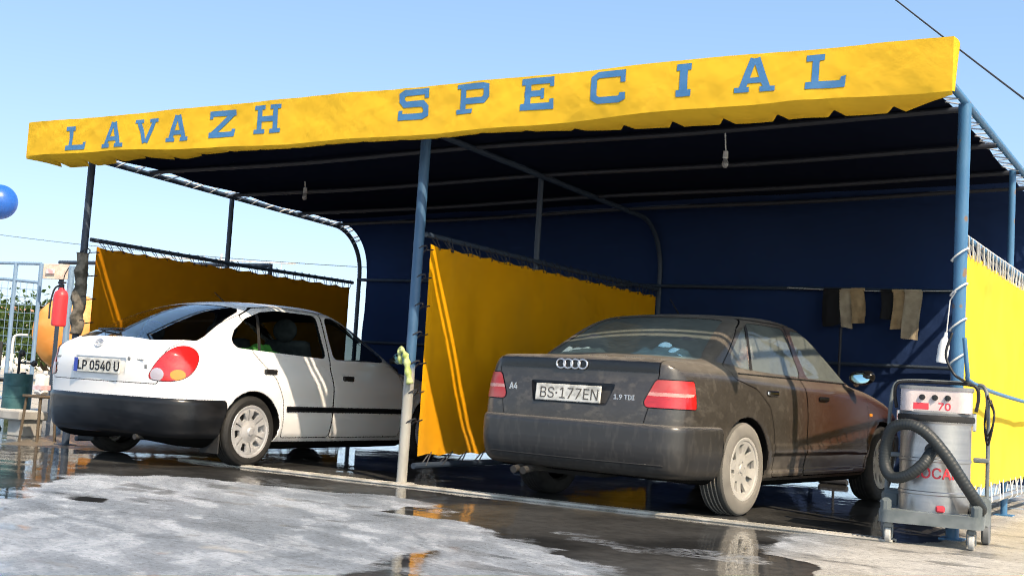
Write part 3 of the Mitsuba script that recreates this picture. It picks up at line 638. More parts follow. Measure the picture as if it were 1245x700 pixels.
def build_car(P, key, pose, paint, glass, trim='m_black_rubber'):
    car = Car(P); h = P.get('h', .02)
    s = nets(car.f, (-.98, -1.1, .1), (.98, 3.6, 1.5), h)
    wl = np.full(len(s.v), 1e9)
    for yw in (0, car.wb): wl = np.minimum(wl, np.maximum(np.hypot(s.v[:, 1] - yw, s.v[:, 2] - car.rw) - car.arch - .004, .40 - np.abs(s.v[:, 0])))
    well, s = cut(s, wl); under, s = cut(s, np.minimum(s.v[:, 2] - car.sill, np.maximum(s.v[:, 2] - .275, s.v[:, 1] + .30)))
    for q in splitcomp(well)[:4]: put(key, 'wheel_arch', q, 'm_dark_void', tw=pose)
    put(key, 'underbody', under, 'm_dark_void', tw=pose)
    liner = s.off(-.028); lf = liner.v[:, 2]; liner = cut(liner, .42 - lf)[0]
    # windows
    panes = []
    def window(poly, plane, cond, name, sub=None, rad=.05, rgl=None):
        nonlocal s, liner
        P_ = rpoly(poly, rad)
        fl = lambda q, o=0: np.maximum(pf(q, P_, plane) + o, cond(q.v))
        liner = cut(liner, fl(liner))[1]
        w, s2 = cut(s, fl(s)); s = s2
        g, fr = cut(w, fl(w, car.rubber))
        if sub:                                             # dividing bars in a side window
            bars = []
            for (y0, y1, zz0, zz1, hw) in sub:
                t = lambda q: np.abs(q.v[:, 1] - (y0 + (q.v[:, 2] - zz0) / (zz1 - zz0) * (y1 - y0))) - hw
                a = t(g); b_, g = cut(g, a); bars.append(b_)
            fr = joinSM([fr] + bars)
        put(key, 'window_seal', fr.off(.0015), trim, tw=pose)
        for pc in splitcomp(g):
            if len(pc.f) > 6: put(key, name, pc.off(-.004), rgl or glass, tw=pose)
    for side in (1, -1):
        for poly, sub in P['side_windows']:
            window(poly, SIDE, lambda v, side=side: .3 - v[:, 0] * side, 'side_window', sub)
    window(P['rear_window'], TOP, lambda v: np.maximum(P['rear_z'] - v[:, 2], v[:, 1] - .9), 'rear_window', rgl=P.get('rear_glass'))
    window(P['windscreen'], TOP, lambda v: np.maximum(.86 - v[:, 2], .9 - v[:, 1]), 'windscreen')
    put(key, 'interior_trim', liner, 'm_trim_dark', tw=pose)
    put(key, 'cabin_floor', box(0, 1.0, .36, 1.3, 2.6, .04), 'm_trim_dark', tw=pose)
    for cx in (-.36, .36):
        a, hd = seat(cx, 1.30, .40); put(key, 'seat', a, 'm_seat_grey', 40, pose); put(key, 'headrest', hd, 'm_seat_grey', True, pose)
    rb = box(0, .42, .47, 1.24, .5, .16, .05); bk = box(0, 0, .3, 1.24, .13, .58, .05); bk.apply_transform(trimesh.transformations.rotation_matrix(.42, [1, 0, 0])); bk.apply_translation((0, .18, .45))
    put(key, 'rear_seat', cat(rb, bk), 'm_seat_grey', 40, pose)
    for cx in (-.38, .38):
        hd = trimesh.creation.icosphere(2); hd.apply_scale((.13, .05, .10)); hd.apply_translation((cx, -.06 + P['hr'][0], P['hr'][1])); put(key, 'headrest', hd, 'm_seat_grey', True, pose)
    put(key, 'parcel_shelf', box(0, P['shelf'][0], P['shelf'][2], 1.16, P['shelf'][1], .02, .008), 'm_trim_dark', tw=pose)
    put(key, 'dashboard', box(0, 2.0, .80, 1.36, .36, .22, .08), 'm_trim_dark', tw=pose)
    sw = tube([(-.36 + .18 * math.cos(a), 1.72 + .06 * math.sin(a), .86 + .17 * math.sin(a)) for a in np.linspace(0, 2 * np.pi, 25)], .015, 8); put(key, 'steering_wheel', sw, 'm_trim_dark', True, pose)
    return car, s
# ---------------------------------------------------------------- dark saloon
def pose_of(x, y, deg, sy): return T().translate([x, y, 0]).rotate([0, 0, 1], deg).scale([1, sy, 1])
SA = thing('dark_saloon', 'dusty dark brown saloon car parked tail out in the right-hand bay', 'car')
POSE_A = pose_of(-3.722, 7.985, -6.0, 1.0)
AUD = dict(
    low=[(-.70, .24), (-.86, .28), (-.905, .40), (-.905, .55), (-.90, .68), (-.885, .80), (-.872, .90), (-.872, .965), (-.868, .995), (-.84, 1.012), (-.78, 1.016), (-.66, 1.018), (-.50, 1.022), (-.30, 1.02), (0, 1.005), (.4, .985), (.9, .97), (1.5, .96), (2.0, .95), (2.25, .945), (2.5, .915), (2.8, .86), (3.05, .80), (3.25, .735), (3.37, .65), (3.42, .55), (3.43, .40), (3.40, .28), (3.25, .21), (2.6, .19), (1.5, .19), (.4, .19), (-.4, .21)],
    up=[(-.62, .90), (-.48, .985), (-.36, 1.045), (-.14, 1.165), (.06, 1.27), (.24, 1.345), (.44, 1.39), (.70, 1.412), (1.0, 1.417), (1.28, 1.405), (1.48, 1.365), (1.64, 1.29), (1.84, 1.18), (2.06, 1.06), (2.30, .93), (2.36, .84), (2.0, .80), (.5, .80), (-.4, .80)],
    plan=[(-1.1, .63), (-.95, .68), (-.90, .715), (-.80, .772), (-.65, .814), (-.35, .845), (0, .858), (.5, .866), (1.5, .866), (2.2, .858), (2.7, .845), (3.0, .815), (3.2, .765), (3.35, .68), (3.6, .40)],
    inset=[(.0, .07), (.2, .05), (.32, .018), (.45, .0), (.62, .0), (.78, .012), (.88, .032), (.95, .058), (1.0, .09), (1.1, .18), (1.6, .6)],
    house=[(.7, .80), (.92, .785), (1.0, .755), (1.15, .692), (1.3, .625), (1.36, .590), (1.40, .555), (1.6, .40)],
    taper=[(-1.0, .16), (-.6, .12), (-.2, .055), (.2, .018), (.6, 0), (1.4, 0), (2.0, .03), (2.5, .07)],
    bow_r=.13, bow_f=.17, crown=.02, rcrown=.07, round=.10, rround=.06, blend=.03, flare=.010, arch=.345, rw=.315, wb=2.60, sill=.225,
    strips=[(.40, .485, .010, .40, 2.24), (.235, .30, .012, .36, 2.26)], h=.02, rubber=-.016,
    side_windows=[([(1.165, .968), (1.14, 1.16), (1.15, 1.33), (1.46, 1.335), (1.70, 1.235), (2.02, 1.055), (2.14, .962)], None),
                  ([(-.08, 1.005), (.05, 1.09), (.30, 1.265), (.46, 1.335), (1.04, 1.338), (1.045, 1.15), (1.06, .972), (.4, .985)], [(.255, .40, .98, 1.30, .018)])],
    rear_window=[(-.60, -.21), (-.635, -.25), (-.60, -.30), (-.30, -.335), (0, -.345), (.30, -.335), (.60, -.30), (.635, -.25), (.60, -.21), (.485, .30), (.44, .335), (0, .30), (-.44, .335), (-.485, .30)], rear_z=1.02,
    windscreen=[(-.66, 2.16), (0, 2.24), (.66, 2.16), (.50, 1.53), (0, 1.58), (-.50, 1.53)],
    hr=(.02, 1.10), shelf=(-.10, .42, 1.0))
carA, s = build_car(AUD, SA, POSE_A, 'm_dark_paint', 'm_dusty_glass')
put_a = lambda name, m, b, **k: put(SA, name, m, b, tw=POSE_A, **k)
# tail lamps wrap round the corners
for side in (1, -1):
    P_ = rpoly([(.615, .882), (1.15, .882), (1.15, .692), (.525, .692)], .035)
    fl = lambda q: np.maximum(psdf(P_, np.stack([q.v[:, 0] * side, q.v[:, 2]], 1)), q.v[:, 1] + .63)
    lamp, s = cut(s, fl(s)); lamp, gasket = cut(lamp, fl(lamp) + .007)
    put_a('lamp_gasket', gasket.off(-.004), 'm_black_rubber')
    up_, lo_ = cut(lamp, .795 - lamp.v[:, 2]); st_, lo_ = cut(lo_, np.maximum(.772 - lo_.v[:, 2], lo_.v[:, 0] * side - .80))
    k = f'{SA}__tail_light' + ('' if side > 0 else '_001')
    for nm, q, b in (('upper_lens', up_, 'm_red_lens_dusty'), ('reversing_lens', st_, 'm_pink_lens'), ('lower_lens', lo_, 'm_red_lens' if side > 0 else 'm_red_lens_dusty')):
        if len(q.f): put(k, nm, q.off(.004), b, tw=POSE_A)
# plate recess
Pr = rpoly([(-.335, .835), (.345, .835), (.285, .690), (-.30, .690)], .01)
fl = lambda q: np.maximum(pf(q, Pr, REAR), q.v[:, 1] + .4)
rc, s = cut(s, fl(s))
edge = np.clip(-pf(rc, Pr, REAR) / .018, 0, 1)
put_a('plate_recess', SM(rc.v + np.array([0, .035, 0]) * edge[:, None], rc.n, rc.f), 'm_black')
c = {'doors': []}
s, gaps = car_doors(c, SA, s, [
    [(.985, .25), (1.0, .60), (1.02, .97), (1.09, 1.362), (1.50, 1.366), (1.74, 1.262), (2.08, 1.07), (2.24, .95), (2.25, .70), (2.20, .25)],
    [(.978, .25), (.993, .60), (1.013, .97), (1.083, 1.362), (.44, 1.362), (.27, 1.285), (.02, 1.10), (-.12, 1.0), (-.11, .92), (.18, .86), (.36, .74), (.43, .55), (.45, .25)]], 'm_dark_paint')
# boot lid, bonnet, bumpers
def lidf(q): x, y, z = q.v.T; return np.maximum.reduce([np.abs(x) - .635 + .25 * np.clip(.9 - z, 0, .3), y + .40, .575 - z])
lid, rest = cut(s, lidf(s) + .003); g1, s = cut(rest, lidf(rest) - .003); gaps.append(g1)
def bon(q): x, y, z = q.v.T; return np.maximum.reduce([np.abs(x) - .72 + .04 * (y - 2.2), 2.33 - y + .10 * x ** 2, .70 - z, y - 3.36])
bn_, rest = cut(s, bon(s) + .003); g1, s = cut(rest, bon(rest) - .003); gaps.append(g1)
grille, s = cut(s, np.maximum(np.abs(s.v[:, 0]) - .34, np.maximum(3.25 - s.v[:, 1], np.abs(s.v[:, 2] - .64) - .055)))
heads, s = cut(s, np.maximum(np.abs(np.abs(s.v[:, 0]) - .55) - .17, np.maximum(3.0 - s.v[:, 1], np.abs(s.v[:, 2] - .65) - .06)))
put_a('grille', grille, 'm_black'); put_a('headlight', splitcomp(heads)[0].off(.003), 'm_clear_lens')
if len(splitcomp(heads)) > 1: put_a('headlight', splitcomp(heads)[1].off(.003), 'm_clear_lens')
put_a('body_shell', s, 'm_dark_paint'); put_a('bonnet', bn_, 'm_dark_paint')
band, lid = cut(lid, np.maximum(.918 - lid.v[:, 2], np.maximum(lid.v[:, 1] + .80, lid.v[:, 2] - .985)))
put_a('boot_lid', lid, 'm_dark_paint'); put_a('spoiler_band', band.off(.004), 'm_black_gloss', label='clean black band across the boot lid edge')
put_a('shut_line', joinSM(gaps).off(-.006), 'm_dark_void')
for d, side in c['doors']: put_a('door', d, 'm_dark_paint')
rb = nets(carA.bumper(.235, .605, -.335, .018, .06), (-1.0, -1.1, .15), (1.0, -.2, .75), .017)
put_a('rear_bumper', rb, 'm_dark_bumper')
fb = nets(carA.bumper(.21, .56, 2.93, .014, .06, True), (-1.0, 2.7, .1), (1.0, 3.6, .7), .022); put_a('front_bumper', fb, 'm_dark_bumper')
groove = tube([bis(lambda p: carA.skin(p) - .018, (x, -1.3, .335), (x, .0, .335)) for x in np.linspace(-.70, .70, 30)], .006, 6); put_a('bumper_groove', groove, 'm_black_rubber')
put_a('exhaust_pipe', cat(tube([(-.42, -.55, .24), (-.42, -.80, .235), (-.42, -.90, .22)], .026, 12), tube([(-.34, -.55, .24), (-.34, -.80, .235), (-.34, -.90, .22)], .026, 12)), 'm_brake')
put_a('silencer', box(-.25, -.35, .26, .6, .36, .14, .06), 'm_brake')
put_a('rear_axle', tube([(-.7, 0, .30), (.7, 0, .30)], .04, 10), 'm_dark_void')
# plate, badges
pl = box(0, 0, 0, .52, .012, .112, .004); pl.apply_transform(trimesh.transformations.rotation_matrix(-.10, [1, 0, 0])); pl.apply_translation((-.012, -.892, .758)); 
k = f'{SA}__number_plate'
put(k, 'backing', pl, 'm_plate_dirty', tw=POSE_A)
def flat_text(t, h, cx, y, z, tilt, bold=True, slant=.0):
    m = meshkit.text_mesh(t, h, .002, bold); v = m.vertices.copy(); X = v[:, 0] - (v[:, 0].max() + v[:, 0].min()) / 2 + slant * v[:, 1]; Z = v[:, 1] - h / 2
    return trimesh.Trimesh(np.stack([cx + X, y - v[:, 2] - Z * math.tan(tilt), z + Z], 1), m.faces, process=False)
ch_ = flat_text('BS·177EN', .072, 0, -.0065, 0, 0, False); ch_.apply_transform(trimesh.transformations.rotation_matrix(-.10, [1, 0, 0])); ch_.apply_translation((0, -.892, .756))
put(k, 'characters', ch_, 'm_plate_ink', False, POSE_A)
rings = []
for i in range(4):
    x = -.105 + i * .058; y = bis(carA.skin, (x, -1.3, .952), (x, .2, .952))[1] - .010
    rings.append(tube([(x + .036 * math.cos(a), y, .952 + .030 * math.sin(a)) for a in np.linspace(0, 2 * np.pi, 29)[:-1]], .0065, 8, closed=True))
put_a('ring_emblem', cat(*rings).apply_translation((.018, 0, 0)), 'm_badge', smooth=True)
put_a('badge', badge_text(carA, 'A4', .042, -.53, .765, carA.skin, .005), 'm_badge', smooth=False)
put_a('badge', badge_text(carA, '1.9 TDI', .030, .335, .738, carA.skin, .005), 'm_badge', smooth=False)
# handles, mirror, repeater
def side_at(car, side, y, z): return bis(car.skin, (1.2 * side, y, z), (0, y, z))
for side in (1, -1):
    for y, z in ((.40, .838), (1.30, .822)):
        q = side_at(carA, side, y, z); x = q[0]
        put_a('door_handle', cat(box(x + side * .012, y, z, .022, .17, .034, .010)), 'm_black_gloss' if y > 1 else 'm_chrome')
    arm = np.array([side * .83, 2.02, .965]); cpt = np.array([side * .93, 1.86, 1.01])
    hull = m3.Manifold.batch_hull([m3.Manifold.sphere(r, 24).translate(list(cpt + d)) for r, d in ((.05, np.array([-.06 * side, .03, 0])), (.05, np.array([.05 * side, .03, .01])), (.056, np.array([0, .05, .0])))])
    km = f'{SA}__door_mirror' + ('' if side > 0 else '_001')
    put(km, 'housing', cat(trimesh.Trimesh(*[np.array(a) for a in (hull.to_mesh().vert_properties[:, :3], hull.to_mesh().tri_verts)]), tube([arm, cpt + [-.05 * side, .03, -.02]], [.03, .02], 10)), 'm_black_gloss', True, POSE_A)
    gl = trimesh.creation.icosphere(3); gl.apply_scale((.074, .006, .050)); gl.apply_transform(trimesh.transformations.rotation_matrix(.12 * side, [0, 0, 1])); gl.apply_transform(trimesh.transformations.rotation_matrix(-.16, [1, 0, 0])); gl.apply_translation(cpt + [0, -.018, 0])
    put(km, 'mirror_glass', gl, 'm_mirror', True, POSE_A)
    q = side_at(carA, side, 2.31, .715); put_a('side_repeater', box(q[0], 2.31, .715, .014, .055, .028, .006), 'm_amber_lens')
put_a('side_trim', cat(*[tube([side_at(carA, sd, y, .957) + [sd * .003, 0, 0] for y in np.linspace(-.02, 2.2, 24)], .007, 6) for sd in (1, -1)]), 'm_black_rubber', smooth=True)
put_a('aerial', tube([(0, .52, 1.40), (0, .38, 1.50)], [.006, .003], 6), 'm_black')
AH = [hole(i * 45 + 10, .098, .168, .012, .034, .008) for i in range(8)] + [sg.Point(.045 * math.cos(a), .045 * math.sin(a)).buffer(.008) for a in np.arange(5) * 2 * np.pi / 5]
for (x, y, sd) in ((.757, 0, 1), (-.757, 0, -1), (.757, 2.60, 1), (-.757, 2.60, -1)):
    wheel(SA, POSE_A, x, y, sd, .315, .205, .205, 'm_tyre_dusty' if (y == 0 and sd > 0) else 'm_black_rubber', 'm_alloy', AH, lambda r: -.020 * (1 - r) - .012 * np.exp(-((r - .55) / .25) ** 2), True)  # black on the left rear tyre puts its shadow into the colour

# ---------------------------------------------------------------- white hatchback
SC = thing('white_hatchback', 'clean white liftback car with black bumper parked tail out in the left-hand bay', 'car')
POSE_C = pose_of(-7.70, 7.38, 0.0, 1.02)
COR = dict(
    low=[(-.70, .20), (-.82, .25), (-.872, .38), (-.882, .52), (-.888, .62), (-.90, .70), (-.905, .78), (-.895, .85), (-.878, .905), (-.85, .945), (-.80, .968), (-.66, .98), (-.45, .985), (-.2, .975), (.2, .955), (.7, .93), (1.3, .91), (1.9, .90), (2.15, .89), (2.4, .865), (2.7, .81), (2.95, .745), (3.12, .67), (3.22, .57), (3.25, .44), (3.22, .28), (3.08, .20), (2.4, .17), (1.3, .17), (.3, .17), (-.4, .18)],
    up=[(-.86, .89), (-.825, .945), (-.70, 1.008), (-.50, 1.095), (-.30, 1.178), (-.08, 1.262), (.10, 1.318), (.24, 1.348), (.44, 1.370), (.70, 1.382), (.98, 1.380), (1.18, 1.362), (1.36, 1.315), (1.54, 1.235), (1.76, 1.12), (2.0, 1.0), (2.22, .88), (2.2, .78), (1.5, .75), (-.6, .75)],
    plan=[(-1.1, .60), (-.93, .66), (-.86, .70), (-.75, .755), (-.6, .795), (-.35, .825), (0, .838), (.5, .845), (1.5, .845), (2.1, .835), (2.5, .815), (2.8, .775), (3.0, .72), (3.2, .60), (3.4, .36)],
    inset=[(.0, .08), (.17, .06), (.28, .022), (.42, .0), (.60, .0), (.74, .017), (.84, .05), (.92, .092), (1.0, .15), (1.1, .22), (1.6, .6)],
    house=[(.7, .79), (.88, .775), (.95, .750), (1.1, .690), (1.24, .628), (1.32, .580), (1.37, .53), (1.6, .36)],
    taper=[(-1.0, .12), (-.7, .085), (-.35, .05), (0, .022), (.4, .003), (.8, 0), (1.4, 0), (2.0, .03), (2.4, .06)],
    bow_r=.27, bow_f=.22, crown=.11, rcrown=.10, round=.19, rround=.075, blend=.05, flare=.008, arch=.322, rw=.287, wb=2.465, sill=.20,
    strips=[], h=.02, rubber=-.014,
    side_windows=[([(1.045, .915), (1.035, 1.10), (1.045, 1.285), (1.16, 1.29), (1.38, 1.215), (1.70, 1.055), (1.93, .925)], None),
                  ([(-.10, .955), (-.165, 1.0), (-.10, 1.10), (.06, 1.205), (.26, 1.275), (.46, 1.30), (.94, 1.298), (.935, 1.1), (.945, .917), (.4, .935)], [(.125, .205, .94, 1.28, .016)])],
    rear_window=[(-.60, -.57), (-.655, -.50), (-.645, -.40), (-.52, .06), (-.45, .13), (0, .115), (.45, .13), (.52, .06), (.645, -.40), (.655, -.50), (.60, -.57), (.40, -.715), (0, -.765), (-.40, -.715)], rear_z=.965,
    windscreen=[(-.64, 2.02), (0, 2.12), (.64, 2.02), (.46, 1.36), (0, 1.42), (-.46, 1.36)],
    rear_glass='m_glass_rear', hr=(.06, 1.06), shelf=(-.28, .44, .955))
carC, s = build_car(COR, SC, POSE_C, 'm_white_paint', 'm_glass')
put_c = lambda name, m, b, **k: put(SC, name, m, b, tw=POSE_C, **k)
for side in (1, -1):
    P_ = chaikin([(-.225, .668), (-.195, .75), (-.14, .84), (-.075, .905), (.01, .945), (.095, .935), (.152, .88), (.148, .79), (.10, .71), (.02, .665), (-.10, .652)], 2)
    S_ = lambda q: np.stack([(q.v[:, 0] * side + q.v[:, 1]) / 1.4142, q.v[:, 2]], 1)
    fl = lambda q: np.maximum(psdf(P_, S_(q)), np.maximum(q.v[:, 1] + .25, .2 - q.v[:, 0] * side))
    lamp, s = cut(s, fl(s)); lens, gk = cut(lamp, fl(lamp) + .006)
    put_c('lamp_gasket', gk.off(-.003), 'm_black_rubber')
    cl, lens = cut(lens, np.hypot((S_(lens)[:, 0] + .148) / 1.0, (S_(lens)[:, 1] - .708) / 1.0) - .050)
    am, lens = cut(lens, np.hypot((S_(lens)[:, 0] - .005) / 1.25, (S_(lens)[:, 1] - .712) / .85) - .047)
    k = f'{SC}__tail_light' + ('' if side > 0 else '_001')
    for nm, q, b in (('red_lens', lens, 'm_red_lens'), ('indicator_lens', am, 'm_amber_lens'), ('reversing_lens', cl, 'm_clear_lens')):
        if len(q.f): put(k, nm, q.off(.006), b, tw=POSE_C)
Pr = rpoly([(-.245, .822), (.325, .822), (.315, .685), (-.235, .685)], .01)
fl = lambda q: np.maximum(pf(q, Pr, REAR), q.v[:, 1] + .4)
rc, s = cut(s, fl(s)); edge = np.clip(-pf(rc, Pr, REAR) / .012, 0, 1)
put_c('plate_recess', SM(rc.v + np.array([0, .022, 0]) * edge[:, None], rc.n, rc.f), 'm_white_paint')
c = {'doors': []}
s, gaps = car_doors(c, SC, s, [
    [(.985, .235), (.99, .9), (1.005, 1.322), (1.17, 1.326), (1.42, 1.235), (1.76, 1.07), (2.02, .92), (2.04, .70), (2.0, .235)],
    [(.978, .235), (.983, .9), (.998, 1.322), (.44, 1.33), (.22, 1.305), (.02, 1.225), (.02, 1.1), (.06, .92), (.26, .72), (.345, .55), (.37, .235)]], 'm_white_paint')
def lidf(q): x, y, z = q.v.T; return np.maximum.reduce([np.abs(x) - .60 - .06 * (z - .7) + .28 * np.clip(z - 1.0, 0, .4), y - .20, .635 - z])
lid, rest = cut(s, lidf(s) + .0028); g1, s = cut(rest, lidf(rest) - .0028); gaps.append(g1)
def bon(q): x, y, z = q.v.T; return np.maximum.reduce([np.abs(x) - .68, 2.2 - y + .2 * x ** 2, .66 - z])
bn_, rest = cut(s, bon(s) + .003); g1, s = cut(rest, bon(rest) - .003); gaps.append(g1)
heads, s = cut(s, np.maximum(np.hypot(np.abs(s.v[:, 0]) - .5, (s.v[:, 2] - .60) * 1.3) - .11, 2.8 - s.v[:, 1]))
for q in splitcomp(heads)[:2]: put_c('headlight', q.off(.003), 'm_clear_lens')
put_c('body_shell', s, 'm_white_paint'); put_c('tailgate', lid, 'm_white_paint'); put_c('bonnet', bn_, 'm_white_paint')
put_c('shut_line', joinSM(gaps).off(-.006), 'm_dark_void')
for d, side in c['doors']: put_c('door', d, 'm_white_paint')
put_c('rear_bumper', nets(carC.bumper(.215, .545, -.29, .016, .06), (-1.0, -1.1, .1), (1.0, -.15, .7), .017), 'm_black_bumper', label='unpainted black rear bumper reaching to the wheel arches')
put_c('front_bumper', nets(carC.bumper(.19, .50, 2.78, .014, .06, True), (-1.0, 2.5, .1), (1.0, 3.4, .65), .022), 'm_black_bumper')
for side in (1, -1):
    st = [side_at(carC, side, y, .475) for y in np.linspace(.39, 2.03, 20)]
    put_c('side_moulding', cat(*[tube([p + [side * .003, 0, dz] for p in st], .012, 8) for dz in (-.012, .012)]), 'm_black_bumper', smooth=True)
    for y, z in ((.20, .775), (1.20, .755)):
        q = side_at(carC, side, y, z); put_c('door_handle', box(q[0] + side * .008, y, z, .026, .15, .046, .012), 'm_black')
    arm = np.array([side * .79, 1.84, .945]); cpt = np.array([side * .92, 1.82, .97])
    hull = m3.Manifold.batch_hull([m3.Manifold.sphere(r, 24).translate(list(cpt + d)) for r, d in ((.05, np.array([-.06 * side, .03, 0])), (.05, np.array([.05 * side, .03, .01])), (.056, np.array([0, .05, .0])))])
    km = f'{SC}__door_mirror' + ('' if side > 0 else '_001')
    put(km, 'housing', cat(trimesh.Trimesh(*[np.array(a) for a in (hull.to_mesh().vert_properties[:, :3], hull.to_mesh().tri_verts)]), tube([arm, cpt + [-.05 * side, .03, -.02]], [.03, .02], 10)), 'm_black', True, POSE_C)
    gl = trimesh.creation.icosphere(3); gl.apply_scale((.078, .006, .052)); gl.apply_translation(cpt + [0, -.018, 0]); put(km, 'mirror_glass', gl, 'm_mirror', True, POSE_C)
for x in (.72, -.72): put_c('mud_flap', box(x, -.33, .21, .20, .012, .20, .004), 'm_black_rubber')
put_c('exhaust_pipe', tube([(.40, -.5, .23), (.40, -.80, .22)], .022, 12), 'm_brake')
put_c('rear_axle', tube([(-.7, 0, .27), (.7, 0, .27)], .04, 10), 'm_dark_void')
top_c = lambda x, y: bis(carC.skin, (x, y, 1.5), (x, y, .7)) + [0, 0, .010]
put_c('wiper', cat(tube([top_c(x, y) for x, y in ((0, -.68), (-.1, -.655), (-.25, -.61), (-.36, -.565))], .008, 6), tube([top_c(x, y) + [0, 0, -.004] for x, y in ((-.05, -.60), (-.2, -.585), (-.35, -.55), (-.48, -.49))], .007, 6)), 'm_black')
put_c('aerial', tube([(0.0, .42, 1.37), (0, .30, 1.44)], [.005, .003], 6), 'm_black')
k = f'{SC}__number_plate'
yp = bis(carC.skin, (0, -1.3, .75), (0, .2, .75))[1] - .008
put(k, 'backing', box(.04, yp, .75, .52, .012, .112, .004), 'm_plate_dirty', tw=POSE_C)
put(k, 'blue_strip', box(-.196, yp - .007, .75, .042, .002, .108), 'm_plate_blue', tw=POSE_C)
put(k, 'characters', flat_text('LP 0540 U', .070, .065, yp - .0075, .75, 0, True), 'm_black', False, POSE_C)
ye = bis(carC.skin, (0, -1.3, .925), (0, .2, .925))[1] - .006
EL = lambda a, b, dx, dz: tube([(dx + a * math.cos(t), ye + .012 * math.sin(t) * b / .03, .925 + dz + b * math.sin(t)) for t in np.linspace(0, 2 * np.pi, 25)[:-1]], .0035, 6, closed=True)
put_c('emblem', cat(EL(.046, .031, 0, 0), EL(.020, .029, 0, 0), EL(.036, .012, 0, .014)), 'm_badge', smooth=True)
for x, z, w, hh in ((-.50, .805, .085, .016), (-.53, .745, .04, .024), (.345, .815, .03, .028), (.43, .812, .11, .010), (.50, .762, .028, .030)):
    y = bis(carC.skin, (x, -1.3, z), (x, .2, z))[1]
    put_c('badge', box(x, y - .001, z, w, .008, hh, .003), 'm_grey_plastic')
CH = [hole(i * 60 + 8, .104, .170, .024, .036, .012) for i in range(6)] + [hole(i * 60 + 38, .085, .175, .005, .007, .002) for i in range(6)]
for (x, y, sd) in ((.745, 0, 1), (-.745, 0, -1), (.745, 2.465, 1), (-.745, 2.465, -1)):
    wheel(SC, POSE_C, x, y, sd, .287, .175, .204, 'm_black_rubber', 'm_hubcap', CH, lambda r: .004 - .018 * np.exp(-((r - .45) / .2) ** 2) - .010 * r ** 4)
# ---------------------------------------------------------------- vacuum cleaner on its trolley
prin('m_vac_head', blotch((.55, .47, .46), (.66, .57, .55), 6), .4)
prin('m_hose', (.022, .027, .029), .5)
prin('m_red_print', (.62, .05, .07), .5)
prin('m_trolley', blotch((.10, .12, .125), (.17, .19, .195), 9), .5)
prin('m_caster', (.42, .42, .40), .5)
V = thing('vacuum_cleaner', 'industrial wet vacuum with steel drum, thick black hose and grey wheeled trolley at the right', 'vacuum cleaner')
VP = T().translate([-1.575, 7.60, 0]).rotate([0, 0, 1], 8).scale([1.02, 1, .965])
pv = lambda n, m, b, **k: put(V, n, m, b, tw=VP, **k)
base = sg.box(-.285, -.27, .285, .27).buffer(-.06).buffer(.06)
bs = trimesh.creation.extrude_polygon(base.difference(sg.Point(0, 0).buffer(.19)), .075, engine='earcut'); bs.apply_translation((0, 0, .125)); pv('trolley_base', cat(bs, box(0, 0, .133, .44, .44, .012)), 'm_trolley')
for x in (-.245, .245): pv('corner_post', box(x, -.23, .225, .06, .06, .09, .02), 'm_trolley')
for x in (-.25, .25): pv('rear_bracket', box(x, .20, .20, .12, .16, .20, .03), 'm_trolley')
for x in (-.23, .22):
    k = f'{V}__caster' + ('' if x < 0 else '_001')
    put(k, 'fork', cat(box(x, -.21, .108, .045, .05, .035, .008), box(x - .024, -.21, .07, .006, .03, .08), box(x + .024, -.21, .07, .006, .03, .08)), 'm_trolley', tw=VP)
    put(k, 'wheel', lathe([(0, x - .017), (.04, x - .017), (.046, x - .010), (.046, x + .010), (.04, x + .017), (0, x + .017)], 24, 'x').apply_translation((0, -.21, .046)), 'm_caster', tw=VP)
for x in (-.285, .285):
    pv('rear_wheel', lathe([(0, x - .025), (.075, x - .025), (.09, x - .015), (.09, x + .015), (.075, x + .025), (0, x + .025)], 32, 'x').apply_translation((0, .22, .09)), 'm_grey_plastic')
pv('drum', lathe([(0, .15), (.190, .15), (.198, .165), (.198, .30), (.203, .305), (.203, .32), (.198, .325), (.198, .50), (.203, .505), (.203, .52), (.198, .525), (.198, .73), (.205, .74), (.205, .755), (0, .755)], 64), 'm_steel')
pv('drum_gasket', lathe([(.19, .745), (.214, .748), (.218, .765), (.214, .785), (.19, .788)], 64), 'm_black_rubber')
pv('lid_rim', lathe([(.0, .786), (.205, .786), (.207, .80), (.20, .812), (0, .812)], 64), 'm_grey_plastic')
hp = sg.box(-.195, -.165, .195, .165).buffer(-.07).buffer(.07)
hd = trimesh.creation.extrude_polygon(hp, .135, engine='earcut'); hd.apply_translation((0, 0, .806)); pv('motor_head', hd, 'm_vac_head')
tp = trimesh.creation.extrude_polygon(hp.buffer(.008), .02, engine='earcut'); tp.apply_translation((0, 0, .941)); pv('head_lid', tp, 'm_grey_plastic')
for x in (-.07, .0, .07): pv('switch_knob', cat(lathe([(0, 0), (.018, 0), (.016, .016), (0, .018)], 16).apply_transform(trimesh.transformations.rotation_matrix(np.pi / 2, [1, 0, 0])).apply_translation((x, -.165, .893)), box(x, -.18, .893, .006, .012, .030)), 'm_black')
pv('red_label', box(-.075, -.1655, .838, .085, .003, .040), 'm_red_print')
def vtext(t, h, x, z, y=-.1655): 
    m = meshkit.text_mesh(t, h, .002, True); v = m.vertices; return trimesh.Trimesh(np.stack([x + v[:, 0], y - v[:, 2], z + v[:, 1]], 1), m.faces, process=False)
pv('label_figures', vtext('70', .042, .015, .820), 'm_red_print', smooth=False)
m = meshkit.text_mesh('SOCAF', .062, .002, True).subdivide_to_size(.02); v = m.vertices; a = (v[:, 0] - v[:, 0].max() / 2) / .1985 * .93
pv('drum_lettering', trimesh.Trimesh(np.stack([(.1995 + v[:, 2]) * np.sin(a + .08), -(.1995 + v[:, 2]) * np.cos(a + .08), .405 + v[:, 1]], 1), m.faces, process=False), 'm_red_print', smooth=False)
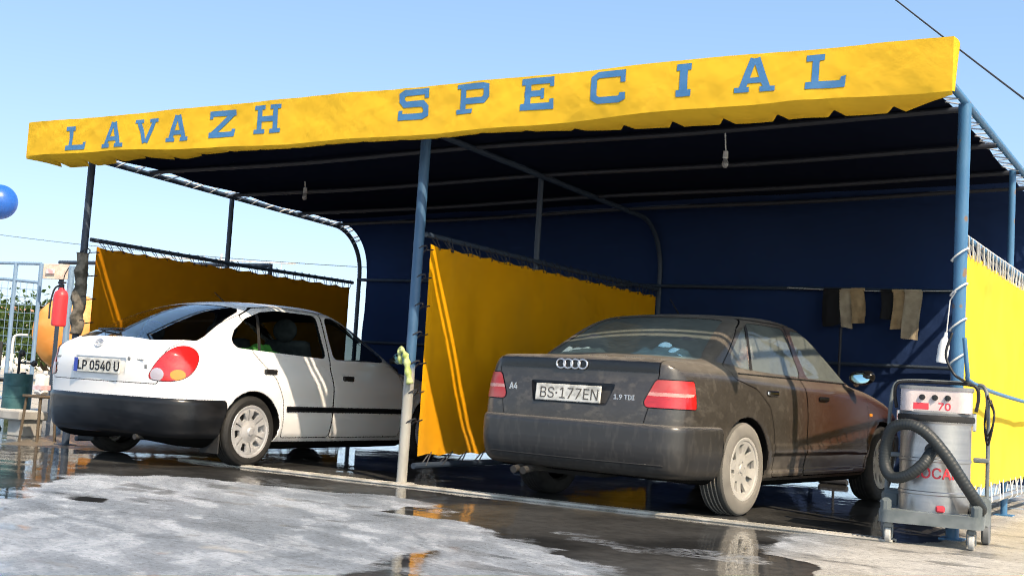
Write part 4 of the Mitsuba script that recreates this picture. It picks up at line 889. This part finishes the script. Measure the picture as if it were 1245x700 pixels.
for x in (1, -1): pv('side_latch', box(x * .212, -.0, .755, .022, .035, .11, .006), 'm_chrome')
hb = spline([(-.22, -.05, .82), (-.232, -.06, .90), (-.222, -.07, .965), (-.17, -.07, .985), (0, -.07, .988), (.17, -.07, .985), (.222, -.07, .965), (.232, -.06, .90), (.22, -.05, .82)], 8)
pv('carry_handle', tube(hb, .010, 10), 'm_black', smooth=True)
ph = spline([(.285, .17, .18), (.285, .18, .50), (.280, .19, .80), (.262, .22, .96), (.20, .24, .995), (0, .25, 1.0), (-.20, .24, .995), (-.262, .22, .96), (-.280, .19, .80), (-.285, .18, .50), (-.285, .17, .18)], 8)
pv('push_handle', tube(ph, .012, 10), 'm_trolley', smooth=True)
for x in (-.25, .25): pv('handle_clip', box(x, .16, .52, .09, .03, .03, .006), 'm_trolley')
pv('power_cord', cat(*[tube(spline([(.275 + .02 * math.sin(i), .19, .93 - .03 * i), (.315, .15 - .02 * i, .80), (.285, .13, .68 - .03 * i), (.262, .19, .74), (.275, .2, .92)], 8), .006, 6) for i in range(3)]), 'm_black', smooth=True)
# ribbed suction hose
hpts = spline([(.20, .02, .20), (.262, -.13, .235), (.235, -.23, .30), (.16, -.265, .42), (.07, -.28, .56), (-.03, -.28, .675), (-.13, -.265, .722), (-.225, -.22, .69), (-.262, -.18, .58), (-.262, -.18, .46), (-.215, -.22, .395), (-.13, -.265, .415), (-.05, -.275, .485), (-.01, -.23, .555), (.0, -.19, .575)], 26)
rr = .034 + .0006 * np.sign(np.sin(np.arange(len(hpts)) * np.pi / 2 + .3))
pv('hose', tube(hpts, rr, 14), 'm_hose', smooth=25)
pv('hose_socket', lathe([(0, 0), (.045, 0), (.045, .03), (.036, .05), (0, .05)], 24).apply_transform(trimesh.transformations.rotation_matrix(np.pi / 2, [1, 0, 0])).apply_translation((0, -.185, .575)), 'm_black')
pv('drain_tap', box(.05, -.20, .225, .05, .04, .04, .01), 'm_red_print')

# ---------------------------------------------------------------- things inside the cars
def drape(w, d, hgt, seed, seg=26):
    def fn(U, Vv):
        x = (U - .5) * w; y = (Vv - .5) * d
        nz = meshkit.fbm(np.stack([x * 9, y * 9, x * 0], -1), 4, seed)
        e = np.clip(np.minimum(np.minimum(U, 1 - U), np.minimum(Vv, 1 - Vv)) * 5, 0, 1)
        return np.stack([x + .05 * (nz - .5), y, hgt * (nz * 1.5 - .25) * e + .004], -1)
    return sheet(fn, np.linspace(0, 1, seg), np.linspace(0, 1, seg))
prin('m_cloth_blue', blotch((.26, .50, .60), (.42, .66, .74), 20), .9)
prin('m_cloth_pale', blotch((.55, .60, .50), (.70, .72, .60), 20), .9)
prin('m_cloth_green', (.16, .55, .10), .9)
prin('m_cloth_tan', blotch((.34, .235, .125), (.44, .31, .17), 16), .95)
prin('m_cloth_tan_pale', blotch((.37, .30, .21), (.46, .385, .27), 16), .95)
prin('m_cloth_black', (.010, .010, .012), .95)
prin('m_cloth_pink', blotch((.60, .35, .36), (.75, .70, .72), 18), .9)
prin('m_cloth_lime', blotch((.34, .42, .10), (.52, .58, .28), 22), .9)
single('folded_cloth', drape(.50, .26, .13, 31), 'm_cloth_blue', 'light blue crumpled cloth on the parcel shelf of the dark saloon', 'cloth', True, tw=POSE_A @ T().translate([.28, -.17, 1.022]))
single('paper_pad', drape(.36, .18, .09, 33), 'm_cloth_pale', 'pale green pad at the left of the dark saloon parcel shelf', 'pad', True, tw=POSE_A @ T().translate([-.36, -.20, 1.022]))
bag = trimesh.creation.icosphere(4); v = bag.vertices; bag.vertices = v * (1 + .5 * (meshkit.fbm(v * 3.2, 4, 5)[:, None] - .5)) * [.07, .12, .12]
single('crumpled_bag', bag, 'm_cloth_pink', 'pinkish white crumpled bag seen through the rear side window of the dark saloon', 'bag', True, tw=POSE_A @ T().translate([.54, .52, 1.10]))
single('green_cloth', drape(.34, .30, .10, 35), 'm_cloth_green', 'bright green cloth on the back seat of the white hatchback', 'cloth', True, tw=POSE_C @ T().translate([.52, .36, .915]))

# ---------------------------------------------------------------- hanging things in the shelter
def towel(name, x0, w, ztop, hlen, m, label, seed, hem=.02, depth=0.0):
    y0 = yb(x0) - .10 - depth
    def fn(U, Vv):
        x = x0 + U * w; n = meshkit.fbm(np.stack([x * 14, Vv * 1.2, x * 0], -1), 2, seed) - .5
        L = hlen * (1 + .10 * (meshkit.noise(np.stack([x * 9, x * 0, x * 0], -1), seed) - .5))
        z = ztop - Vv * L
        return np.stack([x + .015 * np.sin(Vv * 3 + seed), y0 + .035 * n * (.3 + Vv) - .014 * np.exp(-Vv * 14), z], -1)
    front = sheet(fn, np.linspace(0, 1, 24), np.linspace(0, 1, 20))
    back = front.copy(); back.vertices = back.vertices + [0, .028, 0]; back.vertices[:, 2] = ztop - (ztop - back.vertices[:, 2]) * .8
    cap = tube([(x0, y0 + .006, ztop), (x0 + w, y0 + .006, ztop)], .016, 8)
    return single(name, cat(front, back, cap), m, label, 'cloth', 40, 'chamois cloths drying on the back wall')
towel('hanging_cloth', -3.63, .18, 1.935, .36, 'm_cloth_black', 'black cloth hanging at the far left of the two pairs on the back wall', 41)
towel('hanging_cloth', -3.455, .115, 1.935, .375, 'm_cloth_tan_pale', 'pale tan cloth hanging next to the leftmost black cloth', 42, depth=.02)
towel('hanging_cloth', -3.35, .13, 1.94, .345, 'm_cloth_tan', 'tan cloth hanging second from the left black cloth, shorter than its neighbour', 43, depth=.04)
towel('hanging_cloth', -3.08, .125, 1.935, .28, 'm_cloth_black', 'short black cloth hanging between the two pairs of tan cloths', 44)
towel('hanging_cloth', -2.965, .13, 1.935, .37, 'm_cloth_tan', 'tan cloth hanging to the right of the short black cloth', 45, depth=.02)
towel('hanging_cloth', -2.85, .165, 1.935, .46, 'm_cloth_tan_pale', 'longest pale tan cloth, hanging rightmost on the back wall', 46, depth=.04)
single('clothes_line', tube([(x, yb(x) - .10, 1.95 - .02 * math.sin((x + 4.0) / 1.6 * math.pi)) for x in np.linspace(-4.0, -2.4, 12)], .004, 6), 'm_rope', 'thin cord on the back wall that carries the drying cloths', 'cord')
single('leaning_pole', cat(tube([(-3.45, yb(-3.45) - .16, .0), (-3.44, yb(-3.45) - .13, 1.55)], .014, 8), box(-3.45, yb(-3.45) - .16, .03, .30, .05, .06, .02)), 'm_pipe_purlin', 'dark broom pole standing below the left pair of cloths', 'pole')
prin('m_bulb', (.22, .22, .22), .15, coat=1.0)
def bulb(x, y, ztop, L, label):
    t = thing('hanging_bulb', label, 'light bulb', 'bare bulbs hanging from the shelter roof')
    put(t, 'cord', tube([(x, y, ztop), (x + .01, y, ztop - L)], .005, 6), 'm_rope')
    put(t, 'socket', lathe([(0, 0), (.018, 0), (.020, -.05), (.014, -.055), (0, -.055)], 16).apply_translation((x + .01, y, ztop - L)), 'm_white_dirty')
    put(t, 'glass', lathe([(.012, -.05), (.017, -.065), (.024, -.085), (.024, -.10), (.014, -.120), (0, -.125)], 20).apply_translation((x + .01, y, ztop - L)), 'm_bulb', True)
bulb(-7.93, 9.02, 2.66, .06, 'bare bulb hanging from the roof above the white hatchback')
bulb(-3.26, 8.25, 2.72, .14, 'bare bulb hanging on a short cord from the roof above the dark saloon')
tw = spline([(-5.47, 7.455, .90), (-5.48, 7.44, .98), (-5.44, 7.43, 1.0), (-5.41, 7.44, .94), (-5.39, 7.44, .85), (-5.365, 7.445, .75)], 6)
bd = tube([(-9.225 + .006 * math.sin(i * .8), 7.50, 1.02 + i * .025) for i in range(31)], [.050 + .012 * math.sin(i * .35) ** 2 for i in range(31)], 20).subdivide()
bd.vertices = bd.vertices + .030 * (meshkit.fbm(bd.vertices * [30, 30, 11], 4, 3)[:, None] - .5)
prin('m_old_cloth', blotch((.05, .045, .035), (.18, .16, .13), 18), .95)
single('tied_bundle', bd, 'm_old_cloth', 'old brown grey cloth bundle tied round the left front post', 'bundle', True)
single('tied_rag', cat(tube(tw, [.011 + .010 * math.sin(i * .7) ** 2 + .008 * (i > 15) for i in range(len(tw))], 10), tube(spline([(-5.50, 7.46, 1.0), (-5.46, 7.44, 1.02), (-5.43, 7.44, .97)], 5), .012, 8)), 'm_cloth_lime', 'yellow-green rag tied round the middle post', 'rag', True)
# plastic bottle and cables near the right post
bt = lathe([(0, 0), (.030, 0), (.033, .01), (.033, .10), (.024, .135), (.010, .16), (.010, .185), (0, .185)], 20); bt.apply_transform(trimesh.transformations.rotation_matrix(.12, [0, 1, 0]))
t = thing('spray_bottle', 'white plastic spray bottle hanging beside the right post', 'bottle')
put(t, 'body', bt.apply_translation((-1.555, 7.60, 1.075)), 'm_white', 40); put(t, 'cord', tube([(-1.53, 7.6, 1.26), (-1.51, 7.57, 1.45), (-1.47, 7.53, 1.50)], .004, 6), 'm_rope')
single('water_hose', tube(spline([(-1.40, 7.46, 1.22), (-1.385, 7.50, 1.02), (-1.395, 7.62, .975), (-1.40, 8.3, .935), (-1.395, 9.2, .905), (-1.40, 10.2, .885), (-1.40, 11.6, .87)], 8), .013, 8), 'm_pipe_blue', 'thin blue hose strung along the outside of the right yellow screen', 'hose', True)
single('hose_lead', tube(spline([(-1.47, 7.46, 1.25), (-1.50, 7.45, 1.12), (-1.46, 7.45, 1.02), (-1.42, 7.48, .98), (-1.35, 7.7, .93)], 8), .008, 8), 'm_black', 'short black cable looping from the right post to the vacuum cleaner', 'cable', True)

# ---------------------------------------------------------------- drain channel along the front
dg = thing('drain_channel', 'narrow steel drain grating across the front of both bays', 'drain')
gy = lambda x: 7.33 + .012 * (x + 7.4) * 0 - .02 * math.sin((x + 7.4) * .9)
prin('m_grate', blotch((.26, .25, .22), (.44, .42, .38), 12), .7)
for o in (0, .095): put(dg, 'rail', tube([(x, gy(x) + o, .006) for x in np.linspace(-7.6, -1.75, 60)], .011, 6), 'm_grate')
put(dg, 'grate_bars', cat(*[box(x, gy(x) + .048, .010, .011, .095, .014) for x in np.arange(-7.58, -1.76, .032)]), 'm_grate', kind='stuff')
put(dg, 'channel', sheet(lambda U, Vv: np.stack([-7.6 + U * 5.85, 7.33 - .02 * np.sin((U * 5.85 - .2) * .9) + Vv * .095, .004 + 0 * U], -1), np.linspace(0, 1, 40), np.linspace(0, 1, 2)), 'm_dark_void')

# ---------------------------------------------------------------- left yard
prin('m_gate_blue', (.20, .30, .42), .5)
prin('m_orange', blotch((.72, .28, .05), (.80, .40, .12), 4), .45)
prin('m_red', (.75, .05, .06), .4)
prin('m_teal', blotch((.018, .07, .08), (.035, .11, .12), 14), .6)
prin('m_sign', blotch((.60, .45, .36), (.70, .62, .50), 18), .6)
prin('m_concrete', blotch((.30, .29, .27), (.42, .41, .38), 5), .85)
gt = thing('mesh_gate', 'pale blue steel gate with wire mesh at the far left', 'gate')
GA, GB = np.array([-15.6, 9.25]), np.array([-13.0, 9.95])
gp = lambda t, z: np.array([*(GA + (GB - GA) * t), z])
for q in ([gp(0, 1.93), gp(1, 1.96)], [gp(0, .25), gp(1, .25)], [gp(0, 1.72), gp(.8, 1.75), gp(1, 1.72)]): put(gt, 'rail', tube(q, .02, 8), 'm_gate_blue')
for tt in (.28, .86, 1.0): put(gt, 'post', tube([gp(tt, 0), gp(tt, 1.96)], .026, 10), 'm_gate_blue')
put(gt, 'wire_mesh', cat(*[tube([gp(q, .27), gp(q, 1.72)], .0035, 4) for q in np.arange(.02, 1, .035)], *[tube([gp(0, z), gp(1, z)], .0035, 4) for z in np.arange(.33, 1.7, .10)]), 'm_gate_blue', kind='stuff')
t = thing('small_sign', 'faded pinkish cream sign board with unreadable print on the gate post', 'sign')
put(t, 'board', box(-12.58, 9.85, 1.85, .36, .02, .19, .004).apply_transform(trimesh.transformations.rotation_matrix(.30, [0, 0, 1], [-12.58, 9.85, 0])), 'm_sign')
put(t, 'red_print', box(-12.64, 9.815, 1.85, .12, .006, .06).apply_transform(trimesh.transformations.rotation_matrix(.30, [0, 0, 1], [-12.58, 9.85, 0])), 'm_cloth_pink')
tk = thing('orange_tank', 'round orange tank standing on its cradle behind the gate', 'tank')
P_ = [(0, -.60), (.20, -.585), (.38, -.52), (.50, -.40), (.54, -.2), (.54, .5), (.50, .7), (.38, .82), (0, .88)]
put(tk, 'shell', lathe(P_, 48).apply_transform(trimesh.transformations.rotation_matrix(-np.pi / 2, [1, 0, 0])).apply_transform(trimesh.transformations.rotation_matrix(.75, [0, 0, 1])).apply_translation((-13.85, 11.25, 1.13)), 'm_orange', 30)
put(tk, 'band', lathe([(.545, -.02), (.552, -.01), (.552, .04), (.545, .05)], 48).apply_transform(trimesh.transformations.rotation_matrix(-np.pi / 2, [1, 0, 0])).apply_transform(trimesh.transformations.rotation_matrix(.75, [0, 0, 1])).apply_translation((-13.85, 11.25, 1.13)), 'm_grey_plastic')
for x, y in ((-13.7, 11.1), (-14.1, 11.6)): put(tk, 'cradle', box(x, y, .30, 1.0, .12, .60, .02), 'm_concrete')
fx = thing('fire_extinguisher', 'red fire extinguisher hanging by the left post', 'fire extinguisher')
put(fx, 'cylinder', lathe([(0, 0), (.075, .0), (.085, .02), (.085, .33), (.07, .38), (.03, .41), (.025, .43), (0, .43)], 28).apply_translation((-11.28, 8.93, 1.14)), 'm_red', 40)
put(fx, 'valve', cat(box(-11.28, 8.93, 1.59, .05, .03, .05, .008), box(-11.25, 8.90, 1.625, .13, .02, .018, .004), tube(spline([(-11.28, 8.93, 1.6), (-11.36, 8.90, 1.56), (-11.39, 8.88, 1.40), (-11.38, 8.87, 1.22)], 6), .010, 6)), 'm_black')
put(fx, 'hook', tube([(-11.28, 8.93, 1.60), (-11.28, 8.95, 1.72), (-11.25, 8.97, 1.80)], .006, 6), 'm_black')
single('hanger_post', tube([(-11.22, 8.99, 0), (-11.22, 8.99, 1.82)], .035, 10), 'm_gate_blue', 'grey blue steel post carrying the red extinguisher', 'post')
br = thing('teal_drum', 'dark teal steel drum standing on the low concrete kerb', 'drum')
put(br, 'shell', lathe([(0, 0), (.135, 0), (.14, .01), (.14, .12), (.146, .125), (.14, .13), (.14, .24), (.146, .245), (.14, .25), (.14, .36), (.135, .365), (0, .36)], 32).apply_translation((-10.73, 8.06, .24)), 'm_teal', 30)
put(br, 'cap', lathe([(0, 0), (.03, 0), (.03, .02), (0, .02)], 16).apply_translation((-10.66, 8.06, .60)), 'm_black')
pm = thing('hand_pump', 'black hand pump fittings standing on the teal drum', 'pump')
put(pm, 'column', tube([(-10.74, 8.06, .60), (-10.74, 8.06, .80)], .014, 8), 'm_black')
put(pm, 'head', trimesh.creation.icosphere(2, .035).apply_translation((-10.72, 8.07, .815)), 'm_black', True)
put(pm, 'lever', cat(tube([(-10.74, 8.06, .72), (-10.62, 8.13, .715)], .010, 8), trimesh.creation.icosphere(2, .032).apply_translation((-10.61, 8.14, .715))), 'm_black')
single('bent_pipe', tube(spline([(-11.05, 8.2, .25), (-11.05, 8.2, .60), (-11.06, 8.2, .93), (-11.03, 8.22, 1.0), (-10.93, 8.27, 1.01)], 6), .014, 8), 'm_white', 'white bent water pipe standing at the far left', 'pipe', True)
cn = thing('plastic_canister', 'white plastic canister beside the black bumper of the white hatchback', 'canister')
put(cn, 'body', cat(box(-9.74, 7.58, .53, .12, .11, .20, .03), lathe([(0, 0), (.02, 0), (.02, .03), (0, .03)], 14).apply_translation((-9.70, 7.58, .63))), 'm_white')
put(cn, 'label_band', box(-9.74, 7.58, .50, .122, .112, .05, .004), 'm_cloth_pink')
st = thing('small_stool', 'low wooden stool carrying the white canister', 'stool')
prin('m_bark', (.10, .075, .05), .9)
put(st, 'seat', box(-9.74, 7.58, .415, .26, .22, .025, .006), 'm_bark')
for dx in (-.10, .10):
    for dy in (-.08, .08): put(st, 'leg', tube([(-9.74 + dx, 7.58 + dy, .40), (-9.74 + dx * 1.25, 7.58 + dy * 1.25, 0)], .013, 8), 'm_bark')
single('hose_coil', cat(*[tube([(-8.42 + (.13 - .01 * i) * math.cos(a) * .9, 6.95 + .05 * i + .10 * math.sin(a), .06 + .055 * (1 + math.sin(a + i))) for a in np.linspace(0, 2 * np.pi, 30)], .011, 8) for i in range(3)]).apply_translation((-.55, .75, 0)), 'm_white_dirty', 'white hose coiled on the wet floor behind the white hatchback', 'hose', True)
kb = thing('low_kerb_wall', 'low pale concrete kerb wall at the left edge of the yard', 'wall')
put(kb, 'block', box(-12.0, 7.88, .205, 3.6, .34, .09, .012), 'm_concrete')
for x in (-13.4, -12.2, -11.2, -10.35): put(kb, 'support_block', box(x, 7.90, .08, .22, .24, .16, .008), 'm_concrete')
wb = thing('folded_chair', 'dark folding chair standing on the kerb at the far left', 'chair')
put(wb, 'seat', box(-11.45, 8.12, .52, .36, .36, .03, .01), 'm_black')
put(wb, 'backrest', box(-11.52, 8.28, .80, .36, .03, .26, .01), 'm_trim_dark')
for dx in (-.16, .16): put(wb, 'leg', tube([(-11.45 + dx, 7.96, .0), (-11.52 + dx, 8.29, .92)], .012, 8), 'm_black'); put(wb, 'leg', tube([(-11.45 + dx, 8.32, .0), (-11.45 + dx, 7.98, .52)], .012, 8), 'm_black')
bl = thing('blue_ball', 'large blue ball on a pole at the left edge of the picture', 'ball')
put(bl, 'ball', trimesh.creation.icosphere(4, .36).apply_translation((-22.05, 15.72, 3.93)), mat('m_ball', {'type': 'twosided', 'bsdf': {'type': 'principled', 'base_color': rgb(.02, .12, .48), 'roughness': .3, 'clearcoat': .6}}), True)
put(bl, 'pole', tube([(-22.12, 15.72, 0), (-22.12, 15.72, 3.6)], .04, 10), 'm_gate_blue')
# frame and aerial behind the white car
rf = thing('pipe_rail', 'dark angled pipe rail rising behind the left yellow screen', 'rail')
put(rf, 'rail', tube([(-12.6, 9.9, 1.97), (-9.66, 10.5, 2.0)], .024, 8), 'm_pipe_dark')
put(rf, 'upright', tube([(-9.66, 10.5, 2.02), (-9.66, 10.5, 0)], .026, 8), 'm_pipe_dark'); put(rf, 'upright', tube([(-12.55, 9.91, 1.98), (-12.55, 9.91, 0)], .026, 8), 'm_pipe_dark')
at = thing('roof_aerial', 'thin grey television aerial seen above the left yellow screen', 'aerial')
put(at, 'boom', tube([(-23.2, 20.9, 3.42), (-20.1, 22.75, 3.46)], .020, 6), 'm_white_dirty')
for q in np.linspace(.1, .9, 4): put(at, 'element', tube([(-23.2 + 3.1 * q, 20.9 + 1.85 * q, 3.3), (-23.2 + 3.1 * q, 20.9 + 1.85 * q, 3.62 - .15 * q)], .008, 5), 'm_white_dirty')
put(at, 'mast', tube([(-21.7, 21.8, 0), (-21.7, 21.8, 3.6)], .025, 8), 'm_white_dirty')
def wire(a, b, sag, label, r=.012):
    P = [np.array(a) + (np.array(b) - np.array(a)) * t - [0, 0, sag * 4 * t * (1 - t)] for t in np.linspace(0, 1, 30)]
    single('overhead_wire', tube(P, r, 6), 'm_trim_dark', label, 'wire', True)
wire((-7.28, 22.88, 9.97), (-.6, 14.4, 3.0), .05, 'black overhead cable crossing the sky at the upper right', .013)
wire((-40, 22, 5.3), (-14.6, 21.0, 3.1), .3, 'faint overhead cable low in the sky at the far left', .008)

# ---------------------------------------------------------------- far planting and houses
mat('m_leaf', {'type': 'principledthin', 'base_color': proc(lambda p, n, uv: mix((.035, .065, .018), (.10, .15, .05), cell_rand(p.x * 3, p.y * 3, p.z * 3))), 'roughness': .6, 'diff_trans': .5})
def bush(x, y, h, w, seed, label):
    rg = np.random.default_rng(seed); t = thing('bush', label, 'bush', 'bushes beyond the yard')
    stems = []
    for i in range(7):
        a = rg.uniform(0, 6.28); stems.append(tube(spline([(x, y, 0), (x + .2 * w * math.cos(a), y + .2 * w * math.sin(a), h * .4), (x + .4 * w * math.cos(a), y + .4 * w * math.sin(a), h * .75)], 4), [.06 * (1 - k / 12) for k in range(9)], 6))
    put(t, 'stem', cat(*stems), 'm_bark')
    n = 5000; c = rg.normal(size=(14, 3)) * [w * .28, w * .28, h * .18] + [x, y, h * .58]
    q = c[rg.integers(0, 14, n)] + rg.normal(size=(n, 3)) * [w * .15, w * .15, h * .13]; q = q[(q[:, 2] > .1)]
    a = rg.normal(size=(len(q), 3)); a /= np.linalg.norm(a, axis=1, keepdims=True); b = np.cross(a, rg.normal(size=(len(q), 3))); b /= np.linalg.norm(b, axis=1, keepdims=True)
    s = rg.uniform(.05, .12, (len(q), 1)) * h / 2.2
    Vv = np.stack([q - a * s, q + b * s * .5, q + a * s, q - b * s * .5], 1).reshape(-1, 3); i = np.arange(len(q)) * 4
    put(t, 'crown', trimesh.Trimesh(Vv, np.vstack([np.stack([i, i + 1, i + 2], 1), np.stack([i, i + 2, i + 3], 1)]), process=False), 'm_leaf', False)
for i, (x, y, h, w) in enumerate(((-36.2, 25.0, 2.6, 4.2), (-33.5, 26.5, 1.9, 3.2), (-31.0, 27.5, 1.7, 2.6), (-28.4, 28.2, 1.5, 2.4))):
    bush(x, y, h, w, 60 + i, ('green bush in view at the far left edge', 'lower green bush just right of the leftmost one', 'small bush showing through the gate', 'small bush showing beside the orange tank')[i])
prin('m_house', (.70, .66, .58), .8); prin('m_roof_tile', blotch((.35, .16, .10), (.45, .22, .14), 1.5), .85); prin('m_pane', (.03, .04, .05), .1)
def house(x, y, w, d, h, rz, label):
    t = thing('far_house', label, 'house'); R = T().translate([x, y, 0]).rotate([0, 0, 1], rz)
    put(t, 'wall', box(0, 0, h / 2, w, d, h), 'm_house', tw=R)
    put(t, 'roof', trimesh.convex.convex_hull([(sx * (w / 2 + .3), sy * (d / 2 + .3), h + .002) for sx in (-1, 1) for sy in (-1, 1)] + [(sx * w * .3, 0, h + 1.0) for sx in (-1, 1)]), 'm_roof_tile', tw=R)
    for wx in np.arange(-w / 2 + 1.2, w / 2 - .5, 1.9):
        for wz in np.arange(1.3, h - .5, 2.7):
            k = f'{t}__window'; i = 0
            while any(q.startswith(k + '__') for q in scene): i += 1; k = f'{t}__window_{i:03d}'
            put(k, 'frame', box(wx, -d / 2 - .02, wz, .95, .10, 1.15), 'm_white', tw=R); put(k, 'pane', box(wx, -d / 2 - .05, wz, .80, .06, 1.0), 'm_pane', tw=R)
house(-66, 52, 9, 7, 3.1, 52, 'cream far house with a tiled roof beyond the bushes at the left')
